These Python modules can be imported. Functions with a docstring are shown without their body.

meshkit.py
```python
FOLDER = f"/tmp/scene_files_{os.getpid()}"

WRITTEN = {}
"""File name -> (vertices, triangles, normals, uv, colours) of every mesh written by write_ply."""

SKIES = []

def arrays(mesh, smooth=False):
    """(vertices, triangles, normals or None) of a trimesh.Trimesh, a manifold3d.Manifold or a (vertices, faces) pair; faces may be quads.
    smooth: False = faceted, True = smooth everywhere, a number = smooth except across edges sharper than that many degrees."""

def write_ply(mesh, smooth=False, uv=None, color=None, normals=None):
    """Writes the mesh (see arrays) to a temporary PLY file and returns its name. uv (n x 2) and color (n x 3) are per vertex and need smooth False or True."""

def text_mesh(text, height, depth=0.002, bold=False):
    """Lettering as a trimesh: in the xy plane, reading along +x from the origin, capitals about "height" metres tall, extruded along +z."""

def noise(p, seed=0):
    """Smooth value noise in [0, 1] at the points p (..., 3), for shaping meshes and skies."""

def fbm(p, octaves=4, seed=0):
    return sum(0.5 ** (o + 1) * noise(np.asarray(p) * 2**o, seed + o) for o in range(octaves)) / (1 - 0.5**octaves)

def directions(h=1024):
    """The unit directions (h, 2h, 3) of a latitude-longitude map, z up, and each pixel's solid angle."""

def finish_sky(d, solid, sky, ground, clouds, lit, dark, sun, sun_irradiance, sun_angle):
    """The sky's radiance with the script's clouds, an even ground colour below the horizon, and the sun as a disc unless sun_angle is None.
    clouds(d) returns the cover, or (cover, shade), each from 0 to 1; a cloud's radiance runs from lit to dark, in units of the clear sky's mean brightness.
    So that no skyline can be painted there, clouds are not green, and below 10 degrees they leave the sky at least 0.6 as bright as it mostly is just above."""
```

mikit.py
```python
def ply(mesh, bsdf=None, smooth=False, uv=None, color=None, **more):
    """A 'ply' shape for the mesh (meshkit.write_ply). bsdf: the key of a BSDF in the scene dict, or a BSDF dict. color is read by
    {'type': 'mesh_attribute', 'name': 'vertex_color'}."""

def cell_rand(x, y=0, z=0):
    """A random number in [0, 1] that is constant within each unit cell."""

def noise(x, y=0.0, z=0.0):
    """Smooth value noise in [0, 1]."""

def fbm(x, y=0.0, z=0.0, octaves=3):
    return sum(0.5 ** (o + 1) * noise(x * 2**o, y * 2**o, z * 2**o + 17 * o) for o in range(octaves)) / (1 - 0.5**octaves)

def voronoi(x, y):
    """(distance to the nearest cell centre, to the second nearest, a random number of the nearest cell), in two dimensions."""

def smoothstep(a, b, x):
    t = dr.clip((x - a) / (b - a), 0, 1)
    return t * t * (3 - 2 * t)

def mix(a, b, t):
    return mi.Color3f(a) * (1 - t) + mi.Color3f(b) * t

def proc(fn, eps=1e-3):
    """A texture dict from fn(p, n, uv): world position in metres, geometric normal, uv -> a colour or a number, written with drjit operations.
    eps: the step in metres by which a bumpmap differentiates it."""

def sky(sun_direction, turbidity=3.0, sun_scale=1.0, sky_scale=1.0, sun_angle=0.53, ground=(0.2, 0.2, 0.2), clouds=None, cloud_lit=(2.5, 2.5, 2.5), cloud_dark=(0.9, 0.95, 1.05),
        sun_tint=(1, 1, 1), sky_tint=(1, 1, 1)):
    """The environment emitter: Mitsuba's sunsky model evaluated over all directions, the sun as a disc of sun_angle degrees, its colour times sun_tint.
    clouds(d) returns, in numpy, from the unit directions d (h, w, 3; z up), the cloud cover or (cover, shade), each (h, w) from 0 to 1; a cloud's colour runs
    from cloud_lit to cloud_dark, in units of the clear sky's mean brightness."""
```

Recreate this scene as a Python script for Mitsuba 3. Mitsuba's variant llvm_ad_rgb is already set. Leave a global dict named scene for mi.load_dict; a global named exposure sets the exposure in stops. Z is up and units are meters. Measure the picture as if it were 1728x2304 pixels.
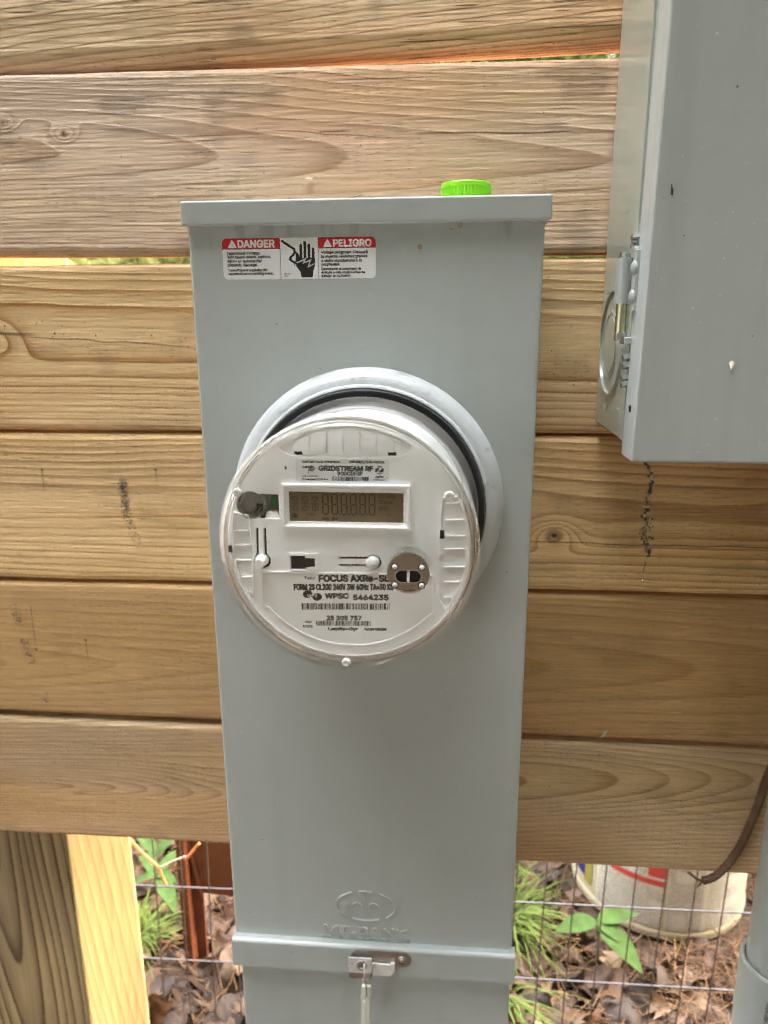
import math, numpy as np, trimesh, shapely, mitsuba as mi, mikit, meshkit, drjit as dr
import manifold3d as m3
from mikit import proc, noise, fbm, voronoi, cell_rand, smoothstep, mix
from shapely.geometry import Polygon, Point, box as sbox, LineString
from shapely import affinity

T = mi.ScalarTransform4f
rng = np.random.default_rng(7)

# ---------------------------------------------------------------- camera, sky, exposure
YAW, PITCH, ROLL = -0.0904, 0.2540, -0.0058
CAM = np.array([0.0672, -0.7033, 0.9114])
FWD = np.array([math.sin(YAW) * math.cos(PITCH), math.cos(YAW) * math.cos(PITCH), -math.sin(PITCH)])
RGT = np.array([math.cos(YAW), -math.sin(YAW), 0.0])
UPV = np.cross(RGT, FWD)
UPR = -math.sin(ROLL) * RGT + math.cos(ROLL) * UPV
scene = {
    'camera': {'type': 'thinlens', 'fov': 2 * math.degrees(math.atan(864 / 1661.5)), 'fov_axis': 'x',
               'aperture_radius': 0.0017, 'focus_distance': 0.515, 'near_clip': 0.02, 'far_clip': 400.0,
               'to_world': T().look_at(origin=CAM.tolist(), target=(CAM + FWD).tolist(), up=UPR.tolist())},
    'sky': mikit.sky((0.84, 0.10, 0.53), turbidity=4, sun_scale=0.11, sky_scale=1.0, sun_angle=1.5, 
                     clouds=lambda d: (np.ones(d.shape[:2]), 1 - np.clip(d[..., 2], 0, 1)),   # overcast: the zenith three times the horizon
                     cloud_lit=(4.02, 4.05, 4.17), cloud_dark=(1.34, 1.35, 1.38), ground=(0.12, 0.10, 0.07)),
}
exposure = 5.92

# ---------------------------------------------------------------- helpers
labels = {}
taken = {}

def numbered(k):
    n = taken.get(k, -1) + 1
    taken[k] = n
    return k if n == 0 else f'{k}_{n:03d}'

def tag(key, label=None, cat=None, group=None, kind=None):
    d = labels.setdefault(key, {})
    for a, b in (('label', label), ('category', cat), ('group', group), ('kind', kind)):
        if b: d[a] = b
    return key

def thing(name, label, cat, group=None):
    return tag(numbered(name), label, cat, group)

def put(name, mesh, bsdf, parent=None, smooth=False, label=None, cat=None, group=None, kind=None, **kw):
    key = numbered((parent + '__' if parent else '') + name)
    scene[key] = mikit.ply(mesh, bsdf, smooth=smooth, **kw)
    if label or cat or kind: tag(key, label, cat, group, kind)
    return key

def again(name, src, parent, to_world, bsdf=None):
    key = numbered(parent + '__' + name)
    scene[key] = {**src, 'to_world': to_world}
    if bsdf: scene[key]['bsdf'] = {'type': 'ref', 'id': bsdf}
    return key

def cat(ms): return trimesh.util.concatenate(list(ms))

def tm(man):
    m = man.to_mesh()
    return trimesh.Trimesh(np.array(m.vert_properties[:, :3], float), np.array(m.tri_verts), process=False)

def rrect(x0, z0, x1, z1, r, n=5):
    return sbox(x0 + r, z0 + r, x1 - r, z1 - r).buffer(r, quad_segs=n) if r > 0 else sbox(x0, z0, x1, z1)

def xz(poly, y0, y1):
    """Extrudes a polygon drawn in (x, z) from y0 to y1 (y1 < y0, towards the viewer)."""
    out = []
    for g in getattr(poly, 'geoms', [poly]):
        if g.is_empty or g.area <= 0: continue
        m = trimesh.creation.extrude_polygon(g, abs(y0 - y1), engine='earcut')
        v = m.vertices
        m.vertices = np.c_[v[:, 0], max(y0, y1) - v[:, 2], v[:, 1]]
        out.append(m)
    return cat(out)

def flat(poly, y):
    """Printed sheet: just the viewer-side faces of a polygon in (x, z)."""
    m = xz(poly, y + 0.001, y)
    m.update_faces(m.face_normals[:, 1] < -0.9)
    m.remove_unreferenced_vertices()
    return m

def rbox(a, b, r=0.002, n=4):
    """Box with rounded edges, as the hull of eight spheres."""
    a, b = np.minimum(a, b), np.maximum(a, b)
    s = trimesh.creation.icosphere(subdivisions=2 if n > 3 else 1, radius=r)
    pts = np.vstack([s.vertices + [(a[0] + r, b[0] - r)[i], (a[1] + r, b[1] - r)[j], (a[2] + r, b[2] - r)[k]] for i in (0, 1) for j in (0, 1) for k in (0, 1)])
    return trimesh.convex.convex_hull(pts)

def bx(a, b):
    a, b = np.minimum(a, b), np.maximum(a, b)
    m = trimesh.creation.box(extents=np.array(b) - a)
    m.apply_translation((np.array(a) + b) / 2)
    return m

def lathe(profile, cx, cz, n=128, closed=False):
    """Revolves (radius, y) points round the axis through (cx, cz) parallel to y."""
    p = np.array(profile, float)
    a = np.arange(n) * 2 * np.pi / n
    v = np.stack([cx + p[:, 0, None] * np.cos(a), np.broadcast_to(p[:, 1, None], (len(p), n)), cz + p[:, 0, None] * np.sin(a)], -1).reshape(-1, 3)
    f = []
    for i in range(len(p) if closed else len(p) - 1):
        j = (i + 1) % len(p)
        k = np.arange(n); k2 = (k + 1) % n
        f += [np.c_[i * n + k, j * n + k, j * n + k2], np.c_[i * n + k, j * n + k2, i * n + k2]]
    m = trimesh.Trimesh(v, np.vstack(f), process=False)
    m.merge_vertices()
    m.update_faces(m.nondegenerate_faces())
    return m

def outward(m):
    if m.is_watertight and m.volume < 0: m.invert()
    return m

def turn_y(m):
    """Turns faces so that they look towards -y where they can."""
    if m.face_normals[:, 1].dot(m.area_faces) > 0: m.invert()
    return m

def zcyl(r, x, y, z0, z1, n=40, r2=None):
    a = np.arange(n) * 2 * np.pi / n
    r2 = r if r2 is None else r2
    c = np.array([[x, y]])
    ring = np.c_[np.cos(a), np.sin(a)]
    v = np.vstack([np.c_[c + r * ring, np.full(n, z0)], np.c_[c + r2 * ring, np.full(n, z1)]])
    return trimesh.convex.convex_hull(v)

def ycyl(r, x, z, y0, y1, n=32, r2=None):
    a = np.arange(n) * 2 * np.pi / n
    r2 = r if r2 is None else r2
    v = np.vstack([np.c_[x + r * np.cos(a), np.full(n, y0), z + r * np.sin(a)], np.c_[x + r2 * np.cos(a), np.full(n, y1), z + r2 * np.sin(a)]])
    return trimesh.convex.convex_hull(v)

def tube(points, radii, sides=8, caps=True):
    p = np.asarray(points, float)
    t = np.gradient(p, axis=0); t /= np.linalg.norm(t, axis=1, keepdims=True) + 1e-12
    u = np.cross(t[0], [0.3, 0.5, 0.81]); u /= np.linalg.norm(u)
    us = []
    for k in range(len(p)):
        u = u - t[k] * (u @ t[k]); u = u / np.linalg.norm(u); us.append(u)
    us = np.array(us); w = np.cross(t, us)
    a = np.arange(sides) * 2 * np.pi / sides
    r = np.broadcast_to(radii, (len(p),))[:, None, None]
    v = (p[:, None] + r * (np.cos(a)[None, :, None] * us[:, None] + np.sin(a)[None, :, None] * w[:, None])).reshape(-1, 3)
    i, j = np.meshgrid(np.arange(len(p) - 1), np.arange(sides), indexing='ij')
    q = np.stack([i * sides + j, i * sides + (j + 1) % sides, (i + 1) * sides + (j + 1) % sides, (i + 1) * sides + j], -1).reshape(-1, 4)
    f = np.vstack([q[:, [0, 1, 2]], q[:, [0, 2, 3]]])
    if caps:
        n = len(p)
        v = np.vstack([v, p[0], p[-1]])
        s = np.arange(sides); s2 = (s + 1) % sides
        f = np.vstack([f, np.c_[np.full(sides, n * sides), s2, s], np.c_[np.full(sides, n * sides + 1), (n - 1) * sides + s, (n - 1) * sides + s2]])
    return trimesh.Trimesh(v, f, process=False)

def spline(pts, n):
    from scipy.interpolate import CubicSpline
    pts = np.asarray(pts, float)
    d = np.r_[0, np.cumsum(np.linalg.norm(np.diff(pts, axis=0), axis=1))]
    return CubicSpline(d, pts)(np.linspace(0, d[-1], n))

_glyphs = {}
def glyphs(s, bold):
    """The outline of a string, capitals 1 high, as a polygon."""
    if (s, bold) not in _glyphs:
        m = meshkit.text_mesh(s, 1.0, 1.0, bold)
        f = m.faces[m.face_normals[:, 2] > 0.9]
        _glyphs[s, bold] = shapely.union_all(shapely.polygons(m.vertices[f][:, :, :2])).buffer(0.004)
    return _glyphs[s, bold]

def text_flat(s, x0, x1, z0, z1, y, bold=False, rot=0.0, raised=0.0, weight=0.0):
    """Lettering on a plane facing -y: from x0 to x1, baseline z0, capital height up to z1; weight thickens the strokes."""
    g = glyphs(s, bold)
    lo, hi = g.bounds[0], g.bounds[2]
    k = (x1 - x0) / (hi - lo)
    c, sn = math.cos(rot), math.sin(rot)
    h = z1 - z0
    g = affinity.affine_transform(g, [k * c, -h * sn, k * sn, h * c, x0 - lo * k * c, z0 - lo * k * sn])
    if weight: g = g.buffer(weight, quad_segs=2)
    g = g.simplify(h * 0.012)
    return xz(g, y, y - raised) if raised else flat(g, y)

# ---------------------------------------------------------------- materials
def bsdf(name, d): scene[name] = d; return name
def two(d): return {'type': 'twosided', 'bsdf': d}
def rgb(*c): return {'type': 'rgb', 'value': list(c)}
def prin(c, rough=0.5, **kw): return {'type': 'principled', 'base_color': c if isinstance(c, dict) else rgb(*c), 'roughness': rough, **kw}
def bump(b, fn, scale, eps=2e-4): return {'type': 'bumpmap', 'arbitrary': proc(fn, eps=eps), 'scale': scale, 'bsdf': b}

def pick(z, edges, vals):
    """vals[k] for z below edges[k], the last one above all of them."""
    out = mi.Float(vals[-1])
    for e, v in list(zip(edges, vals))[::-1]: out = dr.select(z < e, mi.Float(v), out)
    return out

PLANK_Z = [  # bottom and top at x=-0.4 and x=+0.5 of each plank, from the lowest up
    (0.3299, 0.3302, 0.4838, 0.4808), (0.4890, 0.4868, 0.6452, 0.6467), (0.6477, 0.6508, 0.8036, 0.8048), (0.8066, 0.8066, 0.9638, 0.9652),
    (0.9735, 0.9655, 1.1268, 1.1208), (1.1280, 1.1380, 1.2950, 1.2960), (1.3000, 1.2990, 1.4540, 1.4550), (1.4590, 1.4600, 1.6150, 1.6150),
    (1.6190, 1.6190, 1.7750, 1.7740), (1.7790, 1.7780, 1.9350, 1.9340), (1.9390, 1.9390, 2.0950, 2.0950)]
EDGES = [0.4855, 0.6470, 0.8052, 0.9685, 1.1315, 1.2975]
# per plank from the bottom:   p6      p5      p4      p3      p2      p1    above
YC   = [0.030,  0.045,  0.090,  0.085,  0.070,  0.110,  0.080]
ZC   = [0.418,  0.560,  0.735,  0.893,  1.055,  1.260,  1.330]
TILT = [0.060,  0.020, -0.010, -0.030, -0.018,  0.070,  0.010]
TY   = [0.070,  0.050,  0.004,  0.010,  0.020,  0.020,  0.010]
FREQ = [230.0,  130.0,  270.0,  200.0,  240.0,  190.0,  170.0]
CONT = [0.55,   0.34,   0.72,   0.90,   0.52,   0.62,   0.45]
GREY = [0.32,   0.10,   0.12,   0.16,   0.72,   0.30,   0.30]
FLECK = [0.55,  0.35,   0.50,   0.55,   1.00,   1.00,   0.60]
ROUGH = [0.6,   0.3,    0.6,    0.6,    0.9,    2.2,    0.9]
TONE = [(0.57, 0.435, 0.265), (0.50, 0.34, 0.175), (0.70, 0.52, 0.295), (0.71, 0.535, 0.315), (0.68, 0.545, 0.415), (0.75, 0.60, 0.42), (0.60, 0.45, 0.28)]
KNOTS = [  # x, z, half length, half height of the swirl, dark core radius
    (0.1700, 0.7070, 0.020, 0.014, 0.0065), (-0.3780, 0.895, 0.030, 0.020, 0.004), (-0.2851, 1.0764, 0.012, 0.007, 0.0024), (-0.3421, 1.0867, 0.012, 0.007, 0.0022),
    (-0.17, 0.4216, 0.09, 0.030, 0.000), (0.53, 0.915, 0.02, 0.012, 0.005), (-0.62, 1.20, 0.02, 0.012, 0.006), (0.66, 0.74, 0.02, 0.012, 0.006)]

def ring_field(p):
    x, y, z = p.x, p.y, p.z
    yc, zc, tz, ty, fr = (pick(z, EDGES, a) for a in (YC, ZC, TILT, TY, FREQ))
    wx = fbm(x * 2.3 + zc * 31, z * 7, zc * 17, octaves=2) - 0.5
    wz = fbm(x * 5 + 9, z * 20 + zc * 13, yc * 50, octaves=2) - 0.5
    zz = z - zc - tz * x + 0.030 * wx + 0.010 * wz
    yy = y + yc + ty * x + 0.012 * wx
    for kx, kz, lx, lz, _ in KNOTS:
        g = dr.exp(-(dr.square((x - kx) / lx) + dr.square((z - kz) / lz)))
        yy = yy + g * 0.013
    r = dr.sqrt(dr.square(yy) + dr.square(zz))
    return r * fr

def ring_mask(r):
    u = r + 0.9 * (noise(r * 0.37, 5.0, 1.0) - 0.5)
    s = u - dr.floor(u)
    return (0.35 * smoothstep(0.10, 0.70, s) + 0.65 * smoothstep(0.62, 0.93, s)) * (1 - smoothstep(0.94, 1.0, s))

def fibre(p):
    return fbm(p.x * 14, p.y * 420, p.z * 620, octaves=3)

def splits(p, fl):
    """Short dark checks along the grain."""
    a = noise(p.x * 26, p.y * 200, p.z * 760)
    b = fbm(p.x * 9, p.z * 34, 3.0, octaves=2)
    return smoothstep(0.80, 0.93, a) * smoothstep(0.42, 0.66, b) * fl

def pin_holes(p, size, keep, r):
    """Small dark holes, r metres across at most, in a fraction of the cells."""
    d, _, w = voronoi(p.x * size, p.z * size)
    rr = r * size * (0.25 + 0.75 * w / keep)
    return (1 - smoothstep(rr * 0.5, rr, d)) * dr.select(w < keep, 1.0, 0.0)

def long_crack(p, x0, z0, x1, z1, w, k):
    """A crack or stain line from one point to another, w wide."""
    t = dr.clip((p.x - x0) / (x1 - x0), 0, 1)
    zz = z0 + (z1 - z0) * t + 0.0018 * (noise(p.x * 45, k, 2.0) - 0.5)
    env = smoothstep(0.0, 0.2, t) * (1 - smoothstep(0.7, 1.0, t))
    return (1 - smoothstep(w * 0.3, w, dr.abs(p.z - zz))) * env

def wood_color(p, n, uv):
    z = p.z
    r = ring_field(p)
    cont, grey, fl = (pick(z, EDGES, a) for a in (CONT, GREY, FLECK))
    base = mi.Color3f(*(pick(z, EDGES, [t[k] for t in TONE]) for k in range(3)))
    late = base * mi.Color3f(0.60, 0.46, 0.33)
    m = ring_mask(r) * cont * (0.65 + 0.7 * noise(p.x * 6, z * 60, 4.0))
    c = mix(base, late, m)
    big = fbm(p.x * 3.1, p.y * 3, z * 9, octaves=3)
    c = c * (0.82 + 0.40 * big)
    # silvering of weathered faces, in drifts along the grain
    g = smoothstep(0.30, 0.70, fbm(p.x * 2.2 + 4, p.y * 3, z * 16, octaves=3)) * grey
    lum = 0.30 * c.x + 0.55 * c.y + 0.15 * c.z
    c = mix(c, mi.Color3f(1.20, 0.98, 0.86) * lum * 1.08, g * 0.8)
    c = c * mix(mi.Color3f(1.0, 1.0, 1.0), mi.Color3f(0.90, 0.78, 0.70), smoothstep(0.50, 0.72, fbm(p.x * 1.7 + 20, z * 7, 5.0, octaves=3)))
    c = c * (0.87 + 0.26 * fibre(p)) * (0.90 + 0.20 * noise(p.x * 70, p.y * 300, p.z * 1300))
    pores = smoothstep(0.74, 0.92, noise(p.x * 110, p.y * 500, p.z * 1500 + 3)) * smoothstep(0.40, 0.62, fbm(p.x * 13, p.z * 45, 6.0, octaves=2))
    c = c * (1 - 0.45 * pores * (0.4 + 0.6 * fl)) * (0.95 + 0.10 * noise(p.x * 1300, p.y * 1300, p.z * 1300))
    c = c * (1 - 0.55 * splits(p, fl))
    # pale lifted fibres
    c = c * (1 + 0.16 * smoothstep(0.80, 0.95, noise(p.x * 30, p.y * 90, z * 520 + 7)))
    # knots
    for kx, kz, lx, lz, cr in KNOTS:
        if cr <= 0: continue
        dd = dr.sqrt(dr.square((p.x - kx) * 0.85) + dr.square(z - kz)) + 0.0016 * (noise(p.x * 300, z * 300, 1.0) - 0.5)
        c = mix(c, mi.Color3f(0.21, 0.115, 0.05), (1 - smoothstep(cr * 0.7, cr * 1.5, dd)) * 0.55)
        c = c * (1 - 0.75 * (1 - smoothstep(cr * 0.15, cr * 0.45, dd)))
    # named cracks and stains
    dark = mi.Color3f(0.13, 0.075, 0.045)
    for a in ((-0.43, 0.9050, -0.325, 0.8990, 0.0022, 1.0), (-0.36, 0.8990, -0.165, 0.8875, 0.0009, 2.0), (0.03, 1.0690, 0.19, 1.0650, 0.0011, 3.0), (-0.10, 1.0740, 0.02, 1.0655, 0.0007, 4.0),
              (-0.055, 1.0707, -0.022, 1.0712, 0.0009, 5.0), (0.10, 0.7005, 0.50, 0.6985, 0.0009, 6.0), (-0.26, 1.0775, -0.12, 1.0740, 0.0060, 7.0)):
        c = mix(c, dark, long_crack(p, *a) * (0.30 if a[4] > 0.004 else 0.72))
    # line of beetle pin holes in the fourth plank from the bottom
    zl = 0.9050 - 0.085 * (p.x + 0.37)
    near = 1 - smoothstep(0.006, 0.016, dr.abs(z - zl))
    c = mix(c, dark, pin_holes(p, 90, 0.55, 0.0014) * near * dr.select(z < EDGES[3], 1.0, 0.0) * dr.select(z > EDGES[2], 1.0, 0.0) * 0.9)
    c = mix(c, dark, pin_holes(p, 46, 0.20, 0.0009) * 0.8)
    # black smudge rubbed down the third plank
    sx = -0.2612 + 0.010 * smoothstep(0.73, 0.68, z)
    sm = (1 - smoothstep(0.0015, 0.0065, dr.abs(p.x - sx + 0.002 * (noise(z * 300, p.x * 300, 0.0) - 0.5)))) * smoothstep(0.672, 0.70, z) * (1 - smoothstep(0.752, 0.762, z))
    sm = sm * smoothstep(0.30, 0.72, noise(p.x * 900, z * 900, 2.0) * 0.6 + 0.4 * smoothstep(0.68, 0.76, z))
    c = mix(c, mi.Color3f(0.07, 0.06, 0.05), sm * 0.85)
    # drip lines on the fifth plank
    for lx_, za, zb in ((-0.3772, 0.567, 0.618), (-0.320, 0.553, 0.580), (-0.3455, 0.742, 0.766), (-0.2259, 0.752, 0.768)):
        ln = (1 - smoothstep(0.0003, 0.0010, dr.abs(p.x - lx_))) * smoothstep(za - 0.001, za + 0.012, z) * (1 - smoothstep(zb - 0.002, zb, z))
        sp = 1 - smoothstep(0.0008, 0.0020, dr.sqrt(dr.square(p.x - lx_) + dr.square(z - (za if lx_ < -0.37 else zb))))
        c = mix(c, dark, dr.maximum(ln * 0.45, sp * 0.8))
    c = dr.power(dr.maximum(c, 0.001), 1.20) * 1.15   # weathering deepens the darker grain
    # dirt splashes
    c = c * (1 - 0.30 * smoothstep(0.62, 0.80, fbm(p.x * 17, z * 40, 8.0, octaves=3)) * fl)
    return c

def wood_height(p, n, uv):
    rough = pick(p.z, EDGES, ROUGH)
    r = ring_field(p)
    return (0.55 * ring_mask(r) + 0.40 * fibre(p) - 0.9 * splits(p, 1.0) + 0.35 * noise(p.x * 30, p.y * 90, p.z * 520 + 7)) * rough

bsdf('pine_boards', two(bump(prin(proc(wood_color), 0.62, specular=0.35), wood_height, 0.0010)))

def post_rings(p, k, f):
    w = fbm(p.x * 6 + k, p.z * 1.6, p.y * 6, octaves=2) - 0.5
    w2 = fbm(p.x * 30, p.z * 3.0 + k, 1.0, octaves=2) - 0.5
    xx = p.x + 0.05 * p.z + 0.05 * w + 0.012 * w2
    r = dr.sqrt(dr.square(xx + 0.475) + dr.square(p.y + 0.005 - 0.05 * p.z)) * f
    return r

def dark_post_color(p, n, uv):
    m = ring_mask(post_rings(p, 3.0, 120))
    c = mix(mi.Color3f(0.40, 0.285, 0.145), mi.Color3f(0.105, 0.052, 0.018), m)
    c = c * (0.75 + 0.5 * fbm(p.x * 320, p.z * 12, p.y * 200, octaves=3))
    c = c * (0.70 + 0.55 * fbm(p.x * 12, p.z * 5, 2.0, octaves=3))
    return mix(c, mi.Color3f(0.24, 0.21, 0.13), 0.20 * smoothstep(0.45, 0.7, fbm(p.x * 20, p.z * 6, 5.0)))
bsdf('weathered_post_wood', two(bump(prin(proc(dark_post_color), 0.75), lambda p, n, uv: ring_mask(post_rings(p, 3.0, 120)) + 0.5 * fbm(p.x * 320, p.z * 12, p.y * 200), 0.0006)))

def fresh_color(p, n, uv):
    u = p.x * 1.0 + 0.02 * (fbm(p.x * 10, p.z * 2.2, 1.0, octaves=2) - 0.5) + 0.10 * p.z
    a = ring_mask(u * 110)
    b = ring_mask((p.x * 1.0 - 0.10 * p.z + 0.02 * fbm(p.x * 9 + 5, p.z * 2, 2.0)) * 95)
    c = mix(mi.Color3f(0.80, 0.58, 0.27), mi.Color3f(0.50, 0.28, 0.08), 0.50 * a + 0.22 * b * smoothstep(-0.385, -0.365, p.x))
    return c * (0.86 + 0.28 * fbm(p.x * 300, p.z * 14, 4.0, octaves=3))
bsdf('fresh_post_wood', two(bump(prin(proc(fresh_color), 0.6), lambda p, n, uv: fbm(p.x * 300, p.z * 14, 4.0), 0.0004)))

def specks(p, size, keep, r=0.10):
    d, _, w = voronoi(p.x * size + p.y * size * 0.9, p.z * size)
    q = w / keep
    rr = r * (0.30 + 0.70 * q * q)
    d = d + r * 0.5 * (noise(p.x * 1500, p.y * 1500, p.z * 1500) - 0.5)
    return (1 - smoothstep(rr * 0.5, rr, d)) * dr.select(w < keep, 1.0, 0.0)

def paint_color(p, n, uv):
    c = mi.Color3f(0.392, 0.422, 0.416) * (0.955 + 0.09 * fbm(p.x * 9, p.y * 9, p.z * 5, octaves=3))
    run = fbm(p.x * 60, p.y * 60, p.z * 2.4, octaves=3)
    c = c * (1 - 0.025 * smoothstep(0.5, 0.75, run))
    c = mix(c, mi.Color3f(0.62, 0.62, 0.57), 0.8 * specks(p, 90, 0.14, 0.055))
    c = mix(c, mi.Color3f(0.58, 0.57, 0.50), 0.5 * specks(p, 240, 0.22, 0.16) * smoothstep(0.50, 0.68, fbm(p.x * 16 + 3, p.y * 16, p.z * 22, octaves=2)))
    c = mix(c, mi.Color3f(0.07, 0.07, 0.06), 0.8 * specks(p, 60, 0.10, 0.05))
    # soil splash and rain streaks under the hood
    d = smoothstep(0.955, 0.980, p.z) * (1 - smoothstep(0.980, 0.981, p.z)) * smoothstep(0.52, 0.70, fbm(p.x * 130, p.y * 10, p.z * 14, octaves=3))
    return mix(c, mi.Color3f(0.13, 0.125, 0.10), 0.25 * d)

def peel(p, n, uv): return fbm(p.x * 420, p.y * 420, p.z * 420, octaves=2) + 9.0 * fbm(p.x * 14, p.y * 14, p.z * 7, octaves=2)
bsdf('grey_enamel', two(bump(prin(proc(paint_color), 0.29, specular=0.5), peel, 0.00008)))

def panel_color(p, n, uv):
    c = mi.Color3f(0.410, 0.440, 0.438) * (0.96 + 0.08 * fbm(p.x * 7, p.y * 9, p.z * 4, octaves=3))
    run = fbm(p.x * 75, p.y * 60, p.z * 1.5, octaves=3)
    c = c * (1 - 0.06 * smoothstep(0.48, 0.75, run))
    c = mix(c, mi.Color3f(0.75, 0.75, 0.72), 0.85 * specks(p, 70, 0.17, 0.06))
    c = mix(c, mi.Color3f(0.66, 0.67, 0.64), 0.8 * specks(p, 130, 0.10, 0.10) * smoothstep(0.45, 0.65, fbm(p.x * 11, p.z * 11, 3.0)))
    return mix(c, mi.Color3f(0.06, 0.06, 0.05), 0.8 * specks(p, 44, 0.06, 0.05))
bsdf('grey_door_enamel', two(bump(prin(proc(panel_color), 0.34, specular=0.5), peel, 0.00005)))
bsdf('grey_gloss_enamel', two(bump(prin(proc(lambda p, n, uv: mi.Color3f(0.33, 0.365, 0.33) * (0.95 + 0.1 * fbm(p.x * 20, p.y * 20, p.z * 20)) + specks(p, 70, 0.05, 0.06) * 0.3), 0.17, specular=0.6), peel, 0.000035)))
bsdf('ring_enamel', two(prin(proc(lambda p, n, uv: mi.Color3f(0.46, 0.485, 0.50) * (0.95 + 0.10 * fbm(p.x * 30, p.y * 30, p.z * 30)) * (1 - 0.3 * smoothstep(0.62, 0.8, fbm(p.x * 70, p.y * 70, p.z * 70, octaves=4)))), 0.28, specular=0.5)))
bsdf('white_plastic', two(bump(prin(proc(lambda p, n, uv: mi.Color3f(0.81, 0.82, 0.83) * (0.975 + 0.05 * fbm(p.x * 40, p.z * 40, p.y * 40))), 0.36, specular=0.5), lambda p, n, uv: fbm(p.x * 900, p.y * 900, p.z * 900), 0.00003)))
bsdf('cream_paper', two(prin(proc(lambda p, n, uv: mi.Color3f(0.75, 0.75, 0.735) * (0.96 + 0.06 * fbm(p.x * 30, p.z * 30, 2.0))), 0.45)))
bsdf('white_vinyl', two(prin(proc(lambda p, n, uv: mi.Color3f(0.72, 0.73, 0.75) * (0.96 + 0.06 * fbm(p.x * 60, p.z * 60, 2.0)) * (1 - 0.5 * specks(p, 120, 0.03, 0.10))), 0.30)))
bsdf('red_ink', two(prin((0.50, 0.022, 0.030), 0.30)))
bsdf('black_ink', two(prin((0.018, 0.018, 0.018), 0.40)))
bsdf('faded_ink', two(prin((0.10, 0.075, 0.05), 0.7)))
bsdf('black_rubber', two(prin((0.008, 0.008, 0.009), 0.32, specular=0.35)))
bsdf('dark_void', two(prin((0.008, 0.008, 0.008), 0.6)))
bsdf('grey_cavity', two(prin((0.38, 0.37, 0.35), 0.5)))
bsdf('circuit_green', two(prin((0.01, 0.22, 0.06), 0.3)))
bsdf('clear_polycarbonate', {'type': 'dielectric', 'int_ior': 1.50, 'ext_ior': 1.0, 'specular_transmittance': rgb(0.99, 0.985, 0.97)})
bsdf('frosted_plastic', two(prin((0.62, 0.62, 0.60), 0.12, specular=0.6)))
bsdf('clear_pane', {'type': 'thindielectric', 'int_ior': 1.38})
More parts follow.
